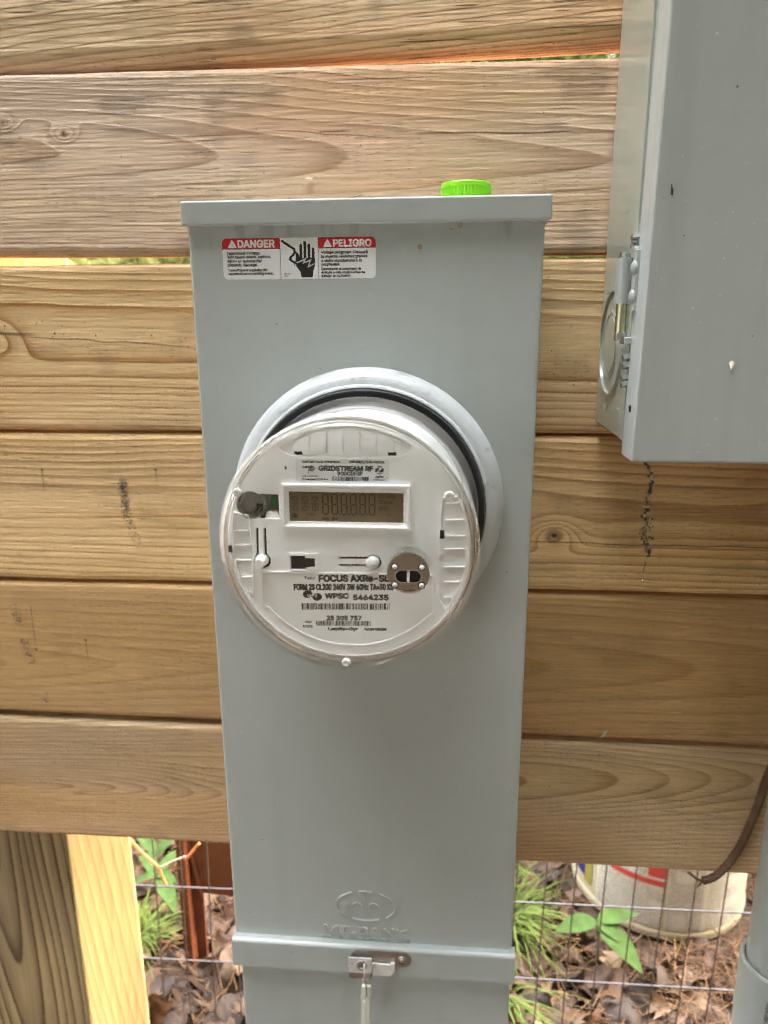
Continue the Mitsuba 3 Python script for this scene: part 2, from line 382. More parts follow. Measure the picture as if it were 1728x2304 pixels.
bsdf('milky_plastic', two(prin((0.60, 0.59, 0.51), 0.18, specular=0.6)))
bsdf('dull_zinc', two(prin((0.62, 0.62, 0.61), 0.35, metallic=0.25)))
bsdf('clear_tag_plastic', {'type': 'thindielectric', 'int_ior': 1.5, 'specular_transmittance': rgb(0.93, 0.92, 0.85)})
bsdf('lcd_glass', two(prin(proc(lambda p, n, uv: mi.Color3f(0.145, 0.108, 0.052) * (0.9 + 0.2 * fbm(p.x * 60, p.z * 60, 1.0)) + 0.35 * specks(p, 260, 0.02, 0.09)), 0.06, specular=0.6)))
bsdf('lcd_segment_ink', two(prin((0.045, 0.034, 0.018), 0.10, specular=0.6)))
bsdf('lcd_pale_ink', two(prin((0.085, 0.062, 0.030), 0.10, specular=0.6)))
bsdf('brushed_steel', two({'type': 'roughconductor', 'material': 'none', 'specular_reflectance': proc(lambda p, n, uv: mi.Color3f(0.42, 0.375, 0.325) * (0.85 + 0.3 * noise(p.x * 40, p.y * 40, p.z * 1500))), 'alpha': 0.22}))
bsdf('bright_steel', two({'type': 'roughconductor', 'material': 'none', 'specular_reflectance': rgb(0.80, 0.80, 0.80), 'alpha': 0.18}))
bsdf('worn_steel', two({'type': 'roughconductor', 'material': 'none', 'specular_reflectance': proc(lambda p, n, uv: mi.Color3f(0.50, 0.47, 0.44) * (0.6 + 0.6 * fbm(p.x * 120, p.y * 120, p.z * 120))), 'alpha': 0.28}))
bsdf('zinc', two({'type': 'roughconductor', 'material': 'none', 'specular_reflectance': rgb(0.72, 0.75, 0.76), 'alpha': 0.14}))
bsdf('brass_zinc', two({'type': 'roughconductor', 'material': 'none', 'specular_reflectance': rgb(0.68, 0.66, 0.46), 'alpha': 0.16}))
bsdf('lime_plastic', two(prin((0.27, 0.74, 0.025), 0.32, specular=0.5)))
bsdf('oxidised_copper', two(prin(proc(lambda p, n, uv: mix(mi.Color3f(0.115, 0.052, 0.030), mi.Color3f(0.20, 0.13, 0.085), fbm(p.x * 90, p.y * 90, p.z * 90))), 0.38, metallic=0.35)))
bsdf('grey_pvc', two(bump(prin(proc(lambda p, n, uv: mi.Color3f(0.29, 0.315, 0.30) * (0.92 + 0.16 * fbm(p.x * 60, p.y * 60, p.z * 6, octaves=3))), 0.32), lambda p, n, uv: fbm(p.x * 200, p.y * 200, p.z * 20), 0.00006)))
bsdf('pail_plastic', two(prin(proc(lambda p, n, uv: mi.Color3f(0.37, 0.335, 0.235) * (0.85 + 0.3 * fbm(p.x * 25, p.y * 25, p.z * 25, octaves=3))), 0.38)))
JX, JY = 0.480, 0.556

def label_print(p, n, uv):
    a = dr.atan2(p.x - JX, -(p.y - JY)) * 57.29578
    paper = mi.Color3f(0.43, 0.41, 0.355) * (0.9 + 0.2 * fbm(a * 0.1, p.z * 20, 2.0))
    row = p.z * 285
    ln = smoothstep(0.30, 0.42, row - dr.floor(row)) * (1 - smoothstep(0.80, 0.92, row - dr.floor(row)))
    word = smoothstep(0.30, 0.40, noise(a * 2.2, dr.floor(row) * 7.3, 1.0))
    para = smoothstep(0.25, 0.32, noise(a * 0.06, dr.floor(row * 0.16) * 3.1, 9.0))
    col = smoothstep(1.0, 2.0, dr.abs(a + 10.8)) * smoothstep(1.0, 1.8, dr.abs(a - 14)) * smoothstep(-56.5, -55.0, a) * (1 - smoothstep(42, 44, a))
    c = mix(paper, mi.Color3f(0.16, 0.14, 0.11), ln * word * para * col * 0.9)
    edge = (1 - smoothstep(0.3, 0.9, dr.abs(a + 57.5))) + (1 - smoothstep(0.3, 0.8, dr.abs(a + 10.8)))
    return mix(c, mi.Color3f(0.20, 0.19, 0.05), dr.clip(edge, 0, 1) * 0.8)
bsdf('printed_label', two(prin(proc(label_print), 0.5)))
bsdf('navy_print', two(prin((0.02, 0.02, 0.12), 0.4)))
bsdf('olive_print', two(prin((0.20, 0.18, 0.04), 0.4)))
bsdf('red_print', two(prin((0.38, 0.045, 0.035), 0.4)))
bsdf('white_print', two(prin((0.66, 0.64, 0.58), 0.4)))
bsdf('oxide_paint', two(prin(proc(lambda p, n, uv: mi.Color3f(0.120, 0.038, 0.016) * (0.8 + 0.4 * fbm(p.x * 40, p.y * 40, p.z * 40))), 0.42)))
bsdf('galvanised_wire', two(prin(proc(lambda p, n, uv: mi.Color3f(0.16, 0.145, 0.155) * (0.7 + 0.6 * fbm(p.x * 90, p.y * 90, p.z * 90))), 0.38, metallic=0.6)))
bsdf('rusty_wire', two(prin(proc(lambda p, n, uv: mi.Color3f(0.060, 0.043, 0.038) * (0.6 + 0.8 * fbm(p.x * 90, p.y * 90, p.z * 90))), 0.55)))
bsdf('orange_cord_plastic', two(prin((0.74, 0.27, 0.10), 0.5)))
bsdf('pale_twine', two(prin((0.62, 0.54, 0.46), 0.8)))
bsdf('silk_debris', two(prin(proc(lambda p, n, uv: mix(mi.Color3f(0.09, 0.06, 0.04), mi.Color3f(0.66, 0.52, 0.38), smoothstep(0.45, 0.65, noise(p.x * 400, p.y * 400, p.z * 400)))), 0.8)))
bsdf('husk', two(prin((0.36, 0.27, 0.15), 0.7)))
bsdf('pale_chip', two(prin((0.70, 0.63, 0.52), 0.7)))
bsdf('dark_scrap', two(prin((0.05, 0.04, 0.03), 0.7)))
bsdf('red_brown_spot', two(prin((0.12, 0.02, 0.01), 0.5)))

def leafy(name, c, k):
    fn = lambda p, n, uv: mi.Color3f(*c) * (0.7 + 0.6 * fbm(p.x * 60 + k, p.y * 60, p.z * 60, octaves=3))
    return bsdf(name, two(prin(proc(fn), 0.6, specular=0.4)))
DEAD = [leafy('dead_leaf_brown', (0.095, 0.047, 0.023), 1), leafy('dead_leaf_tan', (0.26, 0.165, 0.10), 2), leafy('dead_leaf_umber', (0.036, 0.019, 0.011), 3), leafy('dead_leaf_pinkish', (0.22, 0.135, 0.098), 4)]
bsdf('litter_color', two(prin({'type': 'mesh_attribute', 'name': 'vertex_color'}, 0.7)))
bsdf('soil', two(bump(prin(proc(lambda p, n, uv: mix(mi.Color3f(0.030, 0.019, 0.012), mi.Color3f(0.09, 0.055, 0.034), fbm(p.x * 24, p.y * 24, 1.0, octaves=5))), 0.9), lambda p, n, uv: fbm(p.x * 60, p.y * 60, 1.0, octaves=4), 0.01, eps=1e-3)))
def thin_leaf(name, c, tr=0.7): return bsdf(name, {'type': 'principledthin', 'base_color': proc(lambda p, n, uv: mi.Color3f(*c) * (0.55 + 0.9 * fbm(p.x * 70, p.y * 70, p.z * 70, octaves=3))), 'roughness': 0.4, 'diff_trans': tr, 'spec_trans': 0.0, 'eta': 1.4})
thin_leaf('fresh_leaf', (0.075, 0.130, 0.042), 0.6); thin_leaf('grass_blade', (0.15, 0.20, 0.055)); thin_leaf('crown_leaf', (0.13, 0.16, 0.05), 0.9); thin_leaf('crown_leaf_pale', (0.27, 0.29, 0.10), 1.0); thin_leaf('crown_leaf_dark', (0.06, 0.085, 0.03), 0.7)
bsdf('bark', two(bump(prin(proc(lambda p, n, uv: mi.Color3f(0.16, 0.125, 0.095) * (0.5 + fbm(p.x * 30, p.y * 30, p.z * 6, octaves=3))), 0.9), lambda p, n, uv: fbm(p.x * 30, p.y * 30, p.z * 6), 0.01, eps=1e-3)))

# ---------------------------------------------------------------- ground
GZ = -0.15
def grid(n, near, far):
    s = np.linspace(-1, 1, n); s = np.sign(s) * (near * np.abs(s) + (far - near) * np.abs(s) ** 5)
    X, Y = np.meshgrid(s, s, indexing='ij')
    h = 0.03 * (meshkit.fbm(np.stack([X * 1.7, Y * 1.7, 0 * X], -1), 4, 3) - 0.5) - 0.01
    h *= np.clip(np.hypot(X - JX, Y - JY) / 0.35, 0.0, 1) ** 2
    v = np.stack([X, Y, GZ + h], -1).reshape(-1, 3)
    i, j = np.meshgrid(np.arange(n - 1), np.arange(n - 1), indexing='ij')
    q = np.stack([i * n + j, (i + 1) * n + j, (i + 1) * n + j + 1, i * n + j + 1], -1).reshape(-1, 4)
    return v, q
put('ground', grid(161, 4.0, 150.0), 'soil', smooth=True, kind='structure', label='bare brown forest soil under fallen leaves')

def dead_leaf(seed, lobes=True):
    """A curled fallen leaf, about 1 long."""
    g = np.random.default_rng(seed)
    n = 13
    t = np.linspace(0, 1, n)
    w = 0.30 * np.sin(np.pi * t ** 0.85) ** 0.8
    if lobes: w = w * (1 + 0.33 * np.sin(t * np.pi * 2 * (3 + seed % 2) + seed)) + 0.01
    k1, k2, k3 = g.uniform(-2.2, 2.2), g.uniform(-2.0, 2.0), g.uniform(0, 6)
    rows = []
    for s in (-1, -0.5, 0, 0.5, 1):
        x = t - 0.5
        y = s * w
        z = k1 * 0.35 * (x ** 2) + k2 * 1.6 * y ** 2 + 0.05 * np.sin(7 * t + k3 + s) + 0.03 * g.normal(size=n)
        rows.append(np.c_[x, y, z])
    v = np.array(rows)
    v[:, 0, 1] = v[:, -1, 1] = 0
    v = v.reshape(-1, 3); v[:, 2] -= v[:, 2].min()
    i, j = np.meshgrid(np.arange(4), np.arange(n - 1), indexing='ij')
    q = np.stack([i * n + j, i * n + j + 1, (i + 1) * n + j + 1, (i + 1) * n + j], -1).reshape(-1, 4)
    return trimesh.Trimesh(v, np.vstack([q[:, [0, 1, 2]], q[:, [0, 2, 3]]]), process=False)

LEAVES = [dead_leaf(s, s % 4 != 3) for s in range(10)]
def rot3(a, b, c):
    return trimesh.transformations.euler_matrix(a, b, c)[:3, :3]
# the leaves one can tell apart: parts of the ground
srcs = [mikit.ply(m, DEAD[0], smooth=True) for m in LEAVES]
n_in = 0
while n_in < 230:
    x, y = rng.uniform(-0.75, 0.85), rng.uniform(0.05, 0.95)
    if math.hypot(x - JX, y - JY) < 0.215: continue
    s = rng.uniform(0.04, 0.088)
    M = np.eye(4); M[:3, :3] = rot3(rng.normal(0, 0.55), rng.normal(0, 0.55), rng.uniform(0, 6.28)) * s
    M[:3, 3] = [x, y, GZ + rng.uniform(-0.006, 0.030)]
    again('dead_leaf', srcs[rng.integers(10)], 'ground', T(M.tolist()), DEAD[rng.choice(4, p=[.32, .26, .22, .20])])
    n_in += 1
# the rest of the litter, and pine needles
vs, fs, cs, off = [], [], [], 0
TONES = np.array([(0.055, 0.027, 0.014), (0.115, 0.066, 0.038), (0.026, 0.014, 0.009), (0.08, 0.044, 0.029), (0.040, 0.019, 0.010)])
for k in range(4200):
    if k < 1500: x, y = rng.uniform(-0.8, 0.9), rng.uniform(0.0, 1.1)
    else: x, y = rng.normal(0, 1.9), rng.normal(-0.2, 1.9)
    if math.hypot(x - JX, y - JY) < 0.185: continue
    m = LEAVES[rng.integers(10)]
    v = m.vertices @ (rot3(rng.normal(0, 0.3), rng.normal(0, 0.3), rng.uniform(0, 6.28)) * rng.uniform(0.035, 0.09)).T + [x, y, GZ + rng.uniform(-0.012, 0.012)]
    vs.append(v); fs.append(m.faces + off); off += len(v)
    cs.append(np.tile(TONES[rng.integers(5)] * rng.uniform(0.7, 1.3), (len(v), 1)))
for k in range(7000):
    x, y = (rng.uniform(-0.8, 0.9), rng.uniform(0.0, 1.1)) if k < 6000 else (rng.normal(0, 1.2), rng.normal(-0.3, 1.2))
    if k < 2600: x, y = rng.uniform(0.42, 0.95), rng.uniform(0.02, 0.95)
    if math.hypot(x - JX, y - JY) < 0.185: continue
    a, l, w = rng.uniform(0, 6.28), rng.uniform(0.05, 0.11), 0.0007
    d = np.array([math.cos(a), math.sin(a), rng.normal(0, 0.22)]) * l / 2
    s = np.array([-math.sin(a), math.cos(a), 0]) * w
    c0 = np.array([x, y, GZ + rng.uniform(0.004, 0.034)])
    mid = c0 + [0, 0, rng.uniform(0, 0.006)]
    up = np.array([0, 0, w * 1.2])
    v = np.array([c0 - d - s, c0 - d + s, c0 - d + up, mid - s, mid + s, mid + up, c0 + d - s, c0 + d + s, c0 + d + up])
    f = []
    for b in (0, 3):
        for i, j in ((0, 1), (1, 2), (2, 0)): f += [(b + i, b + j, b + 3 + j), (b + i, b + 3 + j, b + 3 + i)]
    vs.append(v); fs.append(np.array(f) + off); off += 9
    cs.append(np.tile(np.array((0.20, 0.11, 0.052)) * rng.uniform(0.55, 1.35), (9, 1)))
put('leaf_litter', (np.vstack(vs), np.vstack(fs)), 'litter_color', 'ground', smooth=True, color=np.clip(np.vstack(cs), 0, 0.8), kind='stuff')

# ---------------------------------------------------------------- wooden fence
fence = thing('wooden_fence', 'horizontal plank fence of tan pressure treated pine behind the grey boxes', 'fence')
def plank(k, z):
    zbl, zbr, ztl, ztr = z
    xs = np.r_[-2.3, np.arange(-0.62, 0.78, 0.006), 3.2] if k < 6 else np.array([-2.3, -0.8, 0.8, 3.2])
    r, d = 0.0065, 0.0395
    g = lambda a, b, x: a + (b - a) * (x + 0.4) / 0.9
    a = np.linspace(0, np.pi / 2, 6)
    prof = []   # (y, z relative, from bottom or top), anticlockwise round the section seen from +x
    ry, rz = (0.019, 0.0125) if k == 5 else (r, r)   # the top plank keeps a broad waney lower edge
    for i in a: prof.append((ry - ry * np.sin(i), rz - rz * np.cos(i), 0))          # front bottom: starts below, ends in front
    for t in np.linspace(0.12, 0.88, 9): prof.append((0.0, t, 2))
    for i in a: prof.append((r - r * np.cos(i), -(r - r * np.sin(i)), 1))       # front top
    for i in a: prof.append((d - r + r * np.sin(i), -(r - r * np.cos(i)), 1))   # back top
    for i in a: prof.append((d - r + r * np.cos(i), r - r * np.sin(i), 0))      # back bottom
    rows = []
    for x in xs:
        b, t = g(zbl, zbr, np.clip(x, -0.8, 0.9)), g(ztl, ztr, np.clip(x, -0.8, 0.9))
        row = []
        for y, zz, side in prof:
            Z = b + zz if side == 0 else t + zz if side == 1 else b + (t - b) * zz
            row.append((x, y, Z))
        rows.append(row)
    v = np.array(rows)
    if k < 6:
        q = v.reshape(-1, 3)
        n1 = meshkit.fbm(q * [9, 60, 40], 3, 11 + k).reshape(v.shape[:2]) - 0.5
        n2 = meshkit.fbm(q * [60, 60, 160], 2, 31 + k).reshape(v.shape[:2]) - 0.5
        v[..., 1] += (0.0012 * n1 + (0.0010 if k == 5 else 0.0004) * n2)
        v[..., 2] += 0.0022 * n1
        if k == 5:   # bark-side wane along the lower front edge of the top plank
            w = np.clip(meshkit.noise(np.c_[xs * 7, 0 * xs, 0 * xs], 5) * 1.25 - 0.2, 0, 1) * 0.006
            v[:, :7, 1] += w[:, None] * np.linspace(0.2, 1.0, 7)[None, :] * 0.5
            v[:, 3:8, 2] += w[:, None] * 0.7
    n = v.shape[1]
    i, j = np.meshgrid(np.arange(len(xs) - 1), np.arange(n), indexing='ij')
    j2 = (j + 1) % n
    q = np.stack([i * n + j, (i + 1) * n + j, (i + 1) * n + j2, i * n + j2], -1).reshape(-1, 4)
    f = np.vstack([q[:, [0, 1, 2]], q[:, [0, 2, 3]]])
    e = np.arange(1, n - 1)
    f = np.vstack([f, np.c_[np.zeros(n - 2, int), e + 1, e], np.c_[np.full(n - 2, (len(xs) - 1) * n), (len(xs) - 1) * n + e, (len(xs) - 1) * n + e + 1]])
    return outward(trimesh.Trimesh(v.reshape(-1, 3), f, process=False))
for k, z in enumerate(PLANK_Z): put('plank', plank(k, z), 'pine_boards', fence, smooth=42)
p0 = rbox((-0.53, 0.041, GZ - 0.05), (-0.3995, 0.17, 2.05), 0.004)
put('post', p0, 'weathered_post_wood', fence, smooth=30, label='weathered grey brown post with dark grain at the left edge')
# paler lath screwed to its side, turned a little out of the fence line
ang = math.radians(30)
p1 = rbox((0, 0, GZ - 0.05), (0.0737, 0.036, 2.0), 0.003)
p1.apply_transform(trimesh.transformations.rotation_matrix(ang, [0, 0, 1])); p1.apply_translation((-0.3975, 0.0405, 0))
put('post', p1, 'fresh_post_wood', fence, smooth=30, label='fresh yellow sunlit timber upright beside the dark post')
for x in (1.55, 3.0, -1.9): put('post', rbox((x, 0.041, GZ - 0.05), (x + 0.13, 0.17, 2.05), 0.004), 'weathered_post_wood', fence, smooth=30)
# blurred grade stamp rubbed across the fifth plank
st = []
for s, x, z, h, L in (('VER', -0.4000, 0.5975, 0.0085, 0.021), ('SEVE', -0.3935, 0.5500, 0.0085, 0.029), ('YP', -0.3790, 0.5030, 0.008, 0.012)):
    m = text_flat(s, 0, L, 0, h, 0)
    v = m.vertices.copy()
    c, sn = math.cos(-1.40), math.sin(-1.40)
    X = v[:, 0] * c - v[:, 2] * sn; Z = v[:, 0] * sn + v[:, 2] * c
    m.vertices = np.c_[x + X, np.full(len(v), -0.0012), z + Z + L]
    st.append(m)
bsdf('stamp_ink', two(prin(proc(lambda p, n, uv: mix(mi.Color3f(0.46, 0.32, 0.175), mi.Color3f(0.16, 0.115, 0.08), 0.9 * smoothstep(0.42, 0.60, fbm(p.x * 120, p.z * 380, 1.0, octaves=2)))), 0.8)))
for q in st: put('grade_stamp', q, 'stamp_ink', fence)

# ---------------------------------------------------------------- meter pedestal
ped = thing('meter_pedestal', 'tall grey enamelled steel meter pedestal standing in front of the plank fence', 'electrical enclosure')
F = -0.125
put('body', rbox((-0.1333, -0.002, 0.3065), (0.1333, F, 0.9855), 0.0028), 'grey_enamel', ped, smooth=30)
put('hood', rbox((-0.1357, -0.001, 0.9803), (0.1371, F - 0.0065, 0.9978), 0.0018), 'grey_enamel', ped, smooth=30, label='overhanging top cap with a folded lip')
put('lower_cover', rbox((-0.1300, -0.003, GZ - 0.05), (0.1334, F + 0.0015, 0.3085), 0.0028), 'grey_enamel', ped, smooth=30)
# folded flange across the joint
pr = [(-0.1210, 0.3035), (-0.1330, 0.3035), (-0.1342, 0.3047), (-0.1342, 0.3325)] + [(-0.1290 - 0.0052 * math.cos(a), 0.3310 + 0.0040 * math.sin(a)) for a in np.linspace(0.25, 1.45, 6)] + [(-0.1210, 0.3340)]
poly = Polygon(pr)
fl = trimesh.creation.extrude_polygon(poly, 0.2667 + 0.0038, engine='earcut')
v = fl.vertices.copy(); X = v[:, 2] - 0.1343
fl.vertices = np.c_[X, v[:, 0], v[:, 1] + (X + 0.134) / 0.268 * 0.0015 + 0.0005]
fl = outward(trimesh.Trimesh(fl.vertices, fl.faces[:, ::-1] if False else fl.faces, process=True))
put('flange', fl, 'grey_enamel', ped, smooth=28, label='folded flange strip across the front joint')
for s in (-1, 1): put('side_flange', bx((s * 0.1335, -0.0015, GZ), (s * 0.1352, -0.020, 0.60)), 'grey_enamel', ped)
MX, MZ = 0.001, 0.767
ring = lathe([(0.1095, F + 0.001), (0.1093, -0.1280), (0.1080, -0.1330), (0.1055, -0.1372), (0.1020, -0.1398), (0.0992, -0.1404), (0.0975, -0.1410), (0.0966, -0.1428), (0.0952, -0.1434), (0.0944, -0.1424), (0.0942, -0.118)], MX, MZ, 160)
put('socket_ring', turn_y(ring), 'ring_enamel', ped, smooth=34, label='raised round sealing ring around the meter')
# pressed emblem and lettering
lg = []
cx, cz, rx, rz = -0.0047, 0.3755, 0.0289, 0.0170
ell = affinity.scale(Point(cx, cz).buffer(1, quad_segs=24), rx, rz)
band = ell.difference(affinity.scale(Point(cx, cz).buffer(1, quad_segs=24), rx - 0.0013, rz - 0.0013))
cuts = shapely.union_all([sbox(-0.0180, 0.380, -0.0112, 0.40), sbox(0.0012, 0.380, 0.0080, 0.40), sbox(-0.0238, 0.35, -0.0180, 0.368), sbox(0.0080, 0.35, 0.0140, 0.368)])
band = band.difference(cuts)
arch = lambda x0: LineString([(x0 - 0.0046 * math.cos(a), 0.3745 + 0.0043 * math.sin(a)) for a in np.linspace(0, np.pi, 12)] ).buffer(0.0006)
legs = [LineString([(x, 0.3605), (x, 0.3745)]).buffer(0.0003) for x in (-0.0179, -0.0086, -0.0019, 0.0077, -0.0060, -0.0040)] + [LineString([(x, 0.3650), (x, 0.3870)]).buffer(0.0003) for x in (-0.0242, 0.0140)]
yy = [LineString([(-0.0103, 0.3912), (-0.0075, 0.3885), (-0.0062, 0.3845)]).buffer(0.0007), LineString([(0.0004, 0.3912), (-0.0023, 0.3885), (-0.0037, 0.3845)]).buffer(0.0007)]
lg.append(xz(shapely.union_all([band, arch(-0.0133), arch(0.0029)] + yy), F + 0.0003, F - 0.0013))
lg.append(xz(shapely.union_all(legs), F + 0.0003, F - 0.0004))
lg.append(text_flat('MILBANK', -0.0455, 0.0345, 0.3435, 0.3512, F + 0.0002, bold=True, raised=0.0015))
lg.append(text_flat('TYPE 3R ENCLOSURE', -0.0483, 0.0373, 0.3368, 0.3398, F + 0.0002, raised=0.0012))
put('embossed_emblem', cat(lg), 'grey_enamel', ped, smooth=20, label='pressed oval emblem with maker lettering')

# warning sticker
stk = ped + '__warning_sticker'
put('warning_sticker', xz(rrect(-0.1070, 0.9421, 0.0098, 0.9716, 0.0035), F, F - 0.0003), 'white_vinyl', ped, label='white and red bilingual danger sticker')
Y1, Y2 = F - 0.00045, F - 0.0006
whole = rrect(-0.1070, 0.9421, 0.0098, 0.9716, 0.0035)
put('red_band', flat(whole.intersection(sbox(-0.1070, 0.9641, -0.0627, 0.98)), Y1), 'red_ink', stk)
put('red_band', flat(whole.intersection(sbox(-0.0334, 0.9641, 0.02, 0.98)), Y1), 'red_ink', stk)
for q in ((-0.0627, 0.9421, -0.0624, 0.9716), (-0.0337, 0.9421, -0.0334, 0.9716), (-0.1070, 0.9638, -0.0627, 0.9641), (-0.0334, 0.9638, 0.0098, 0.9641)): put('rule', flat(sbox(*q), Y2), 'black_ink', stk)
put('headline', text_flat('DANGER', -0.0948, -0.0667, 0.9652, 0.9702, Y2, bold=True, weight=0.00016), 'white_vinyl', stk)
put('headline', text_flat('PELIGRO', -0.0221, 0.0065, 0.9650, 0.9697, Y2, bold=True, weight=0.00016), 'white_vinyl', stk)
tri = lambda x0, x1, z0, z1: Polygon([(x0 + .0006, z0 + .0004), (x1 - .0006, z0 + .0004), ((x0 + x1) / 2, z1 - .0004)]).buffer(0.0005)
exc = lambda x, z: shapely.union_all([Polygon([(x - .00022, z + .0033), (x + .00022, z + .0033), (x + .0001, z + .0014), (x - .0001, z + .0014)]), Point(x, z + .0009).buffer(.0002)])
t1, t2 = tri(-0.1025, -0.0957, 0.9649, 0.9703), tri(-0.0296, -0.0232, 0.9647, 0.9700)
put('alert_triangle', flat(t1.difference(exc(-0.0991, 0.9650)), Y2), 'white_vinyl', stk)
put('alert_triangle', flat(t2.difference(exc(-0.0264, 0.9648)), Y2), 'white_vinyl', stk)
rows = [('Hazardous Voltage.', -0.1033, -0.0777, 0.9601, 0.9621, 1), ('Will cause death, serious', -0.1034, -0.0700, 0.9574, 0.9594, 1), ('injury or substantial', -0.1034, -0.0767, 0.9545, 0.9565, 1), ('property damage.', -0.1034, -0.0801, 0.9517, 0.9537, 1),
        ('Turn off power supplying this', -0.1032, -0.0727, 0.9480, 0.9498, 1), ('equipment before working inside.', -0.1034, -0.0682, 0.9455, 0.9472, 1),
        ('Voltaje peligroso. Causará', -0.0314, 0.0038, 0.9600, 0.9620, 1), ('la muerte, lesiones graves', -0.0314, 0.0035, 0.9571, 0.9591, 1), ('o daño substancial a la', -0.0313, -0.0006, 0.9541, 0.9561, 1), ('propiedad.', -0.0312, -0.0173, 0.9515, 0.9534, 1),
        ('Desconecte el suministro de', -0.0313, -0.0013, 0.9483, 0.9500, 1), ('energía a este equipo antes de', -0.0314, 0.0016, 0.9458, 0.9475, 1), ('trabajar en su interior.', -0.0314, -0.0086, 0.9433, 0.9450, 1),
        ('1000064', -0.0603, -0.0545, 0.9454, 0.9463, 0), ('REV. I', -0.0599, -0.0554, 0.9438, 0.9447, 0)]
put('lettering', cat([text_flat(s, a, b, c, d, Y2, bold=bool(o), weight=0.00006 if o else 0.00003) for s, a, b, c, d, o in rows]), 'black_ink', stk)
cap = lambda x, z0, z1, r: LineString([(x, z0), (x, z1 - r)]).buffer(r)
hand = shapely.union_all([cap(-0.0467, 0.9560, 0.9672, 0.0010), cap(-0.0436, 0.9560, 0.9690, 0.0010), cap(-0.0405, 0.9560, 0.9673, 0.0010), cap(-0.0374, 0.9560, 0.9645, 0.0010),
                          Polygon([(-0.0505, 0.9613), (-0.0490, 0.9603), (-0.0475, 0.9565), (-0.0364, 0.9570), (-0.0364, 0.9515), (-0.0380, 0.9480), (-0.0384, 0.9436), (-0.0467, 0.9436), (-0.0469, 0.9470), (-0.0503, 0.9515)]).buffer(0.0003)])
bolt = LineString([(-0.0510, 0.9535), (-0.0436, 0.9562), (-0.0450, 0.9535), (-0.0396, 0.9555), (-0.0414, 0.9508), (-0.0355, 0.9533)]).buffer(0.00040, join_style=2)
wire = LineString([(-0.0608, 0.9692), (-0.0560, 0.9662), (-0.0518, 0.9635), (-0.0512, 0.9615), (-0.0525, 0.9597), (-0.0548, 0.9575), (-0.0552, 0.9562), (-0.0530, 0.9545), (-0.0514, 0.9537)]).buffer(0.00085)
fray = shapely.union_all([LineString([(-0.0516, 0.9539), (-0.0505, 0.9551)]).buffer(.0003), LineString([(-0.0516, 0.9538), (-0.0503, 0.9533)]).buffer(.0003), LineString([(-0.0518, 0.9538), (-0.0515, 0.9520)]).buffer(.0003)])
put('shock_symbol', flat(shapely.union_all([hand.difference(bolt), wire, fray]), Y2), 'black_ink', stk)

# latch on the flange
lt = ped + '__latch'
K = -0.1345
hasp = Polygon([(-0.0200, 0.3190), (-0.0200, 0.3225), (-0.0170, 0.3300), (-0.0110, 0.3342), (-0.0060, 0.3350), (0.0280, 0.3352), (0.0335, 0.3342), (0.0375, 0.3308), (0.0388, 0.3262), (0.0372, 0.3215), (0.0330, 0.3187), (0.0280, 0.3184), (0.0235, 0.3200), (0.0020, 0.3205)])
put('latch', xz(hasp, K + 0.0004, K - 0.0016), 'worn_steel', ped, smooth=25, label='worn steel hasp with a pivoting clip')
put('rivet', turn_y(lathe([(0.0046, K - 0.0015), (0.0043, K - 0.0024), (0.0030, K - 0.0026), (0.0027, K - 0.0034), (0.0012, K - 0.0038), (0.0001, K - 0.0039)], 0.0303, 0.3262, 32)), 'worn_steel', lt, smooth=35)
clip = rrect(-0.0200, 0.3140, 0.0022, 0.3304, 0.0008).difference(Point(-0.0072, 0.3228).buffer(0.0044)).difference(Point(-0.0163, 0.3238).buffer(0.0012))
put('clip', xz(clip, K - 0.0050, K - 0.0066), 'dull_zinc', lt, smooth=25)
ring_ = LineString([(-0.0072 + 0.0046 * math.cos(a), 0.3228 + 0.0046 * math.sin(a)) for a in np.linspace(0, 2 * np.pi, 40)]).buffer(0.0005)
put('clip_eyelet', xz(ring_, K - 0.0064, K - 0.0074), 'bright_steel', lt, smooth=25)
put('clip_fold', rbox((-0.0200, K + 0.0014, 0.3062), (0.0018, K - 0.0066, 0.3146), 0.0018), 'worn_steel', lt, smooth=30)
tab = Polygon([(0.0022, 0.3226), (0.0195, 0.3220), (0.0198, 0.3240), (0.0235, 0.3240), (0.0235, 0.3160), (0.0222, 0.3122), (0.0185, 0.3098), (0.0022, 0.3092)])
put('tab', xz(tab, K - 0.0012, K - 0.0040), 'frosted_plastic', lt, smooth=25, label='pale painted tab of the hasp')
put('slot', xz(Polygon([(0.0015, 0.3236), (0.0205, 0.3228), (0.0205, 0.3212), (0.0015, 0.3216)]), K - 0.0004, K - 0.0018), 'dark_void', lt)

# ---------------------------------------------------------------- wire seal hanging from the latch
sl = thing('meter_seal', 'clear plastic tamper seal on a wire loop hanging from the steel hasp', 'seal')
loop = spline([(-0.0055, -0.1360, 0.3262), (-0.0045, -0.1440, 0.3225), (-0.0038, -0.1468, 0.3150), (-0.0026, -0.1470, 0.3040), (-0.0028, -0.1455, 0.2920), (-0.0034, -0.1440, 0.2880)], 30)
loop2 = spline([(-0.0055, -0.1360, 0.3262), (-0.0066, -0.1385, 0.3130), (-0.0064, -0.1420, 0.3040), (-0.0050, -0.1440, 0.2950), (-0.0040, -0.1440, 0.2890)], 24)
put('wire_loop', cat([tube(loop, 0.0008), tube(loop2, 0.0006)]), 'bright_steel', sl, smooth=True)
put('tag', rbox((-0.0082, -0.1425, 0.2450), (0.0004, -0.1455, 0.2905), 0.0007, 3), 'milky_plastic', sl, smooth=30)
put('tag_core', rbox((-0.0060, -0.1450, 0.2455), (-0.0038, -0.1462, 0.2860), 0.0004, 3), 'frosted_plastic', sl, smooth=30)
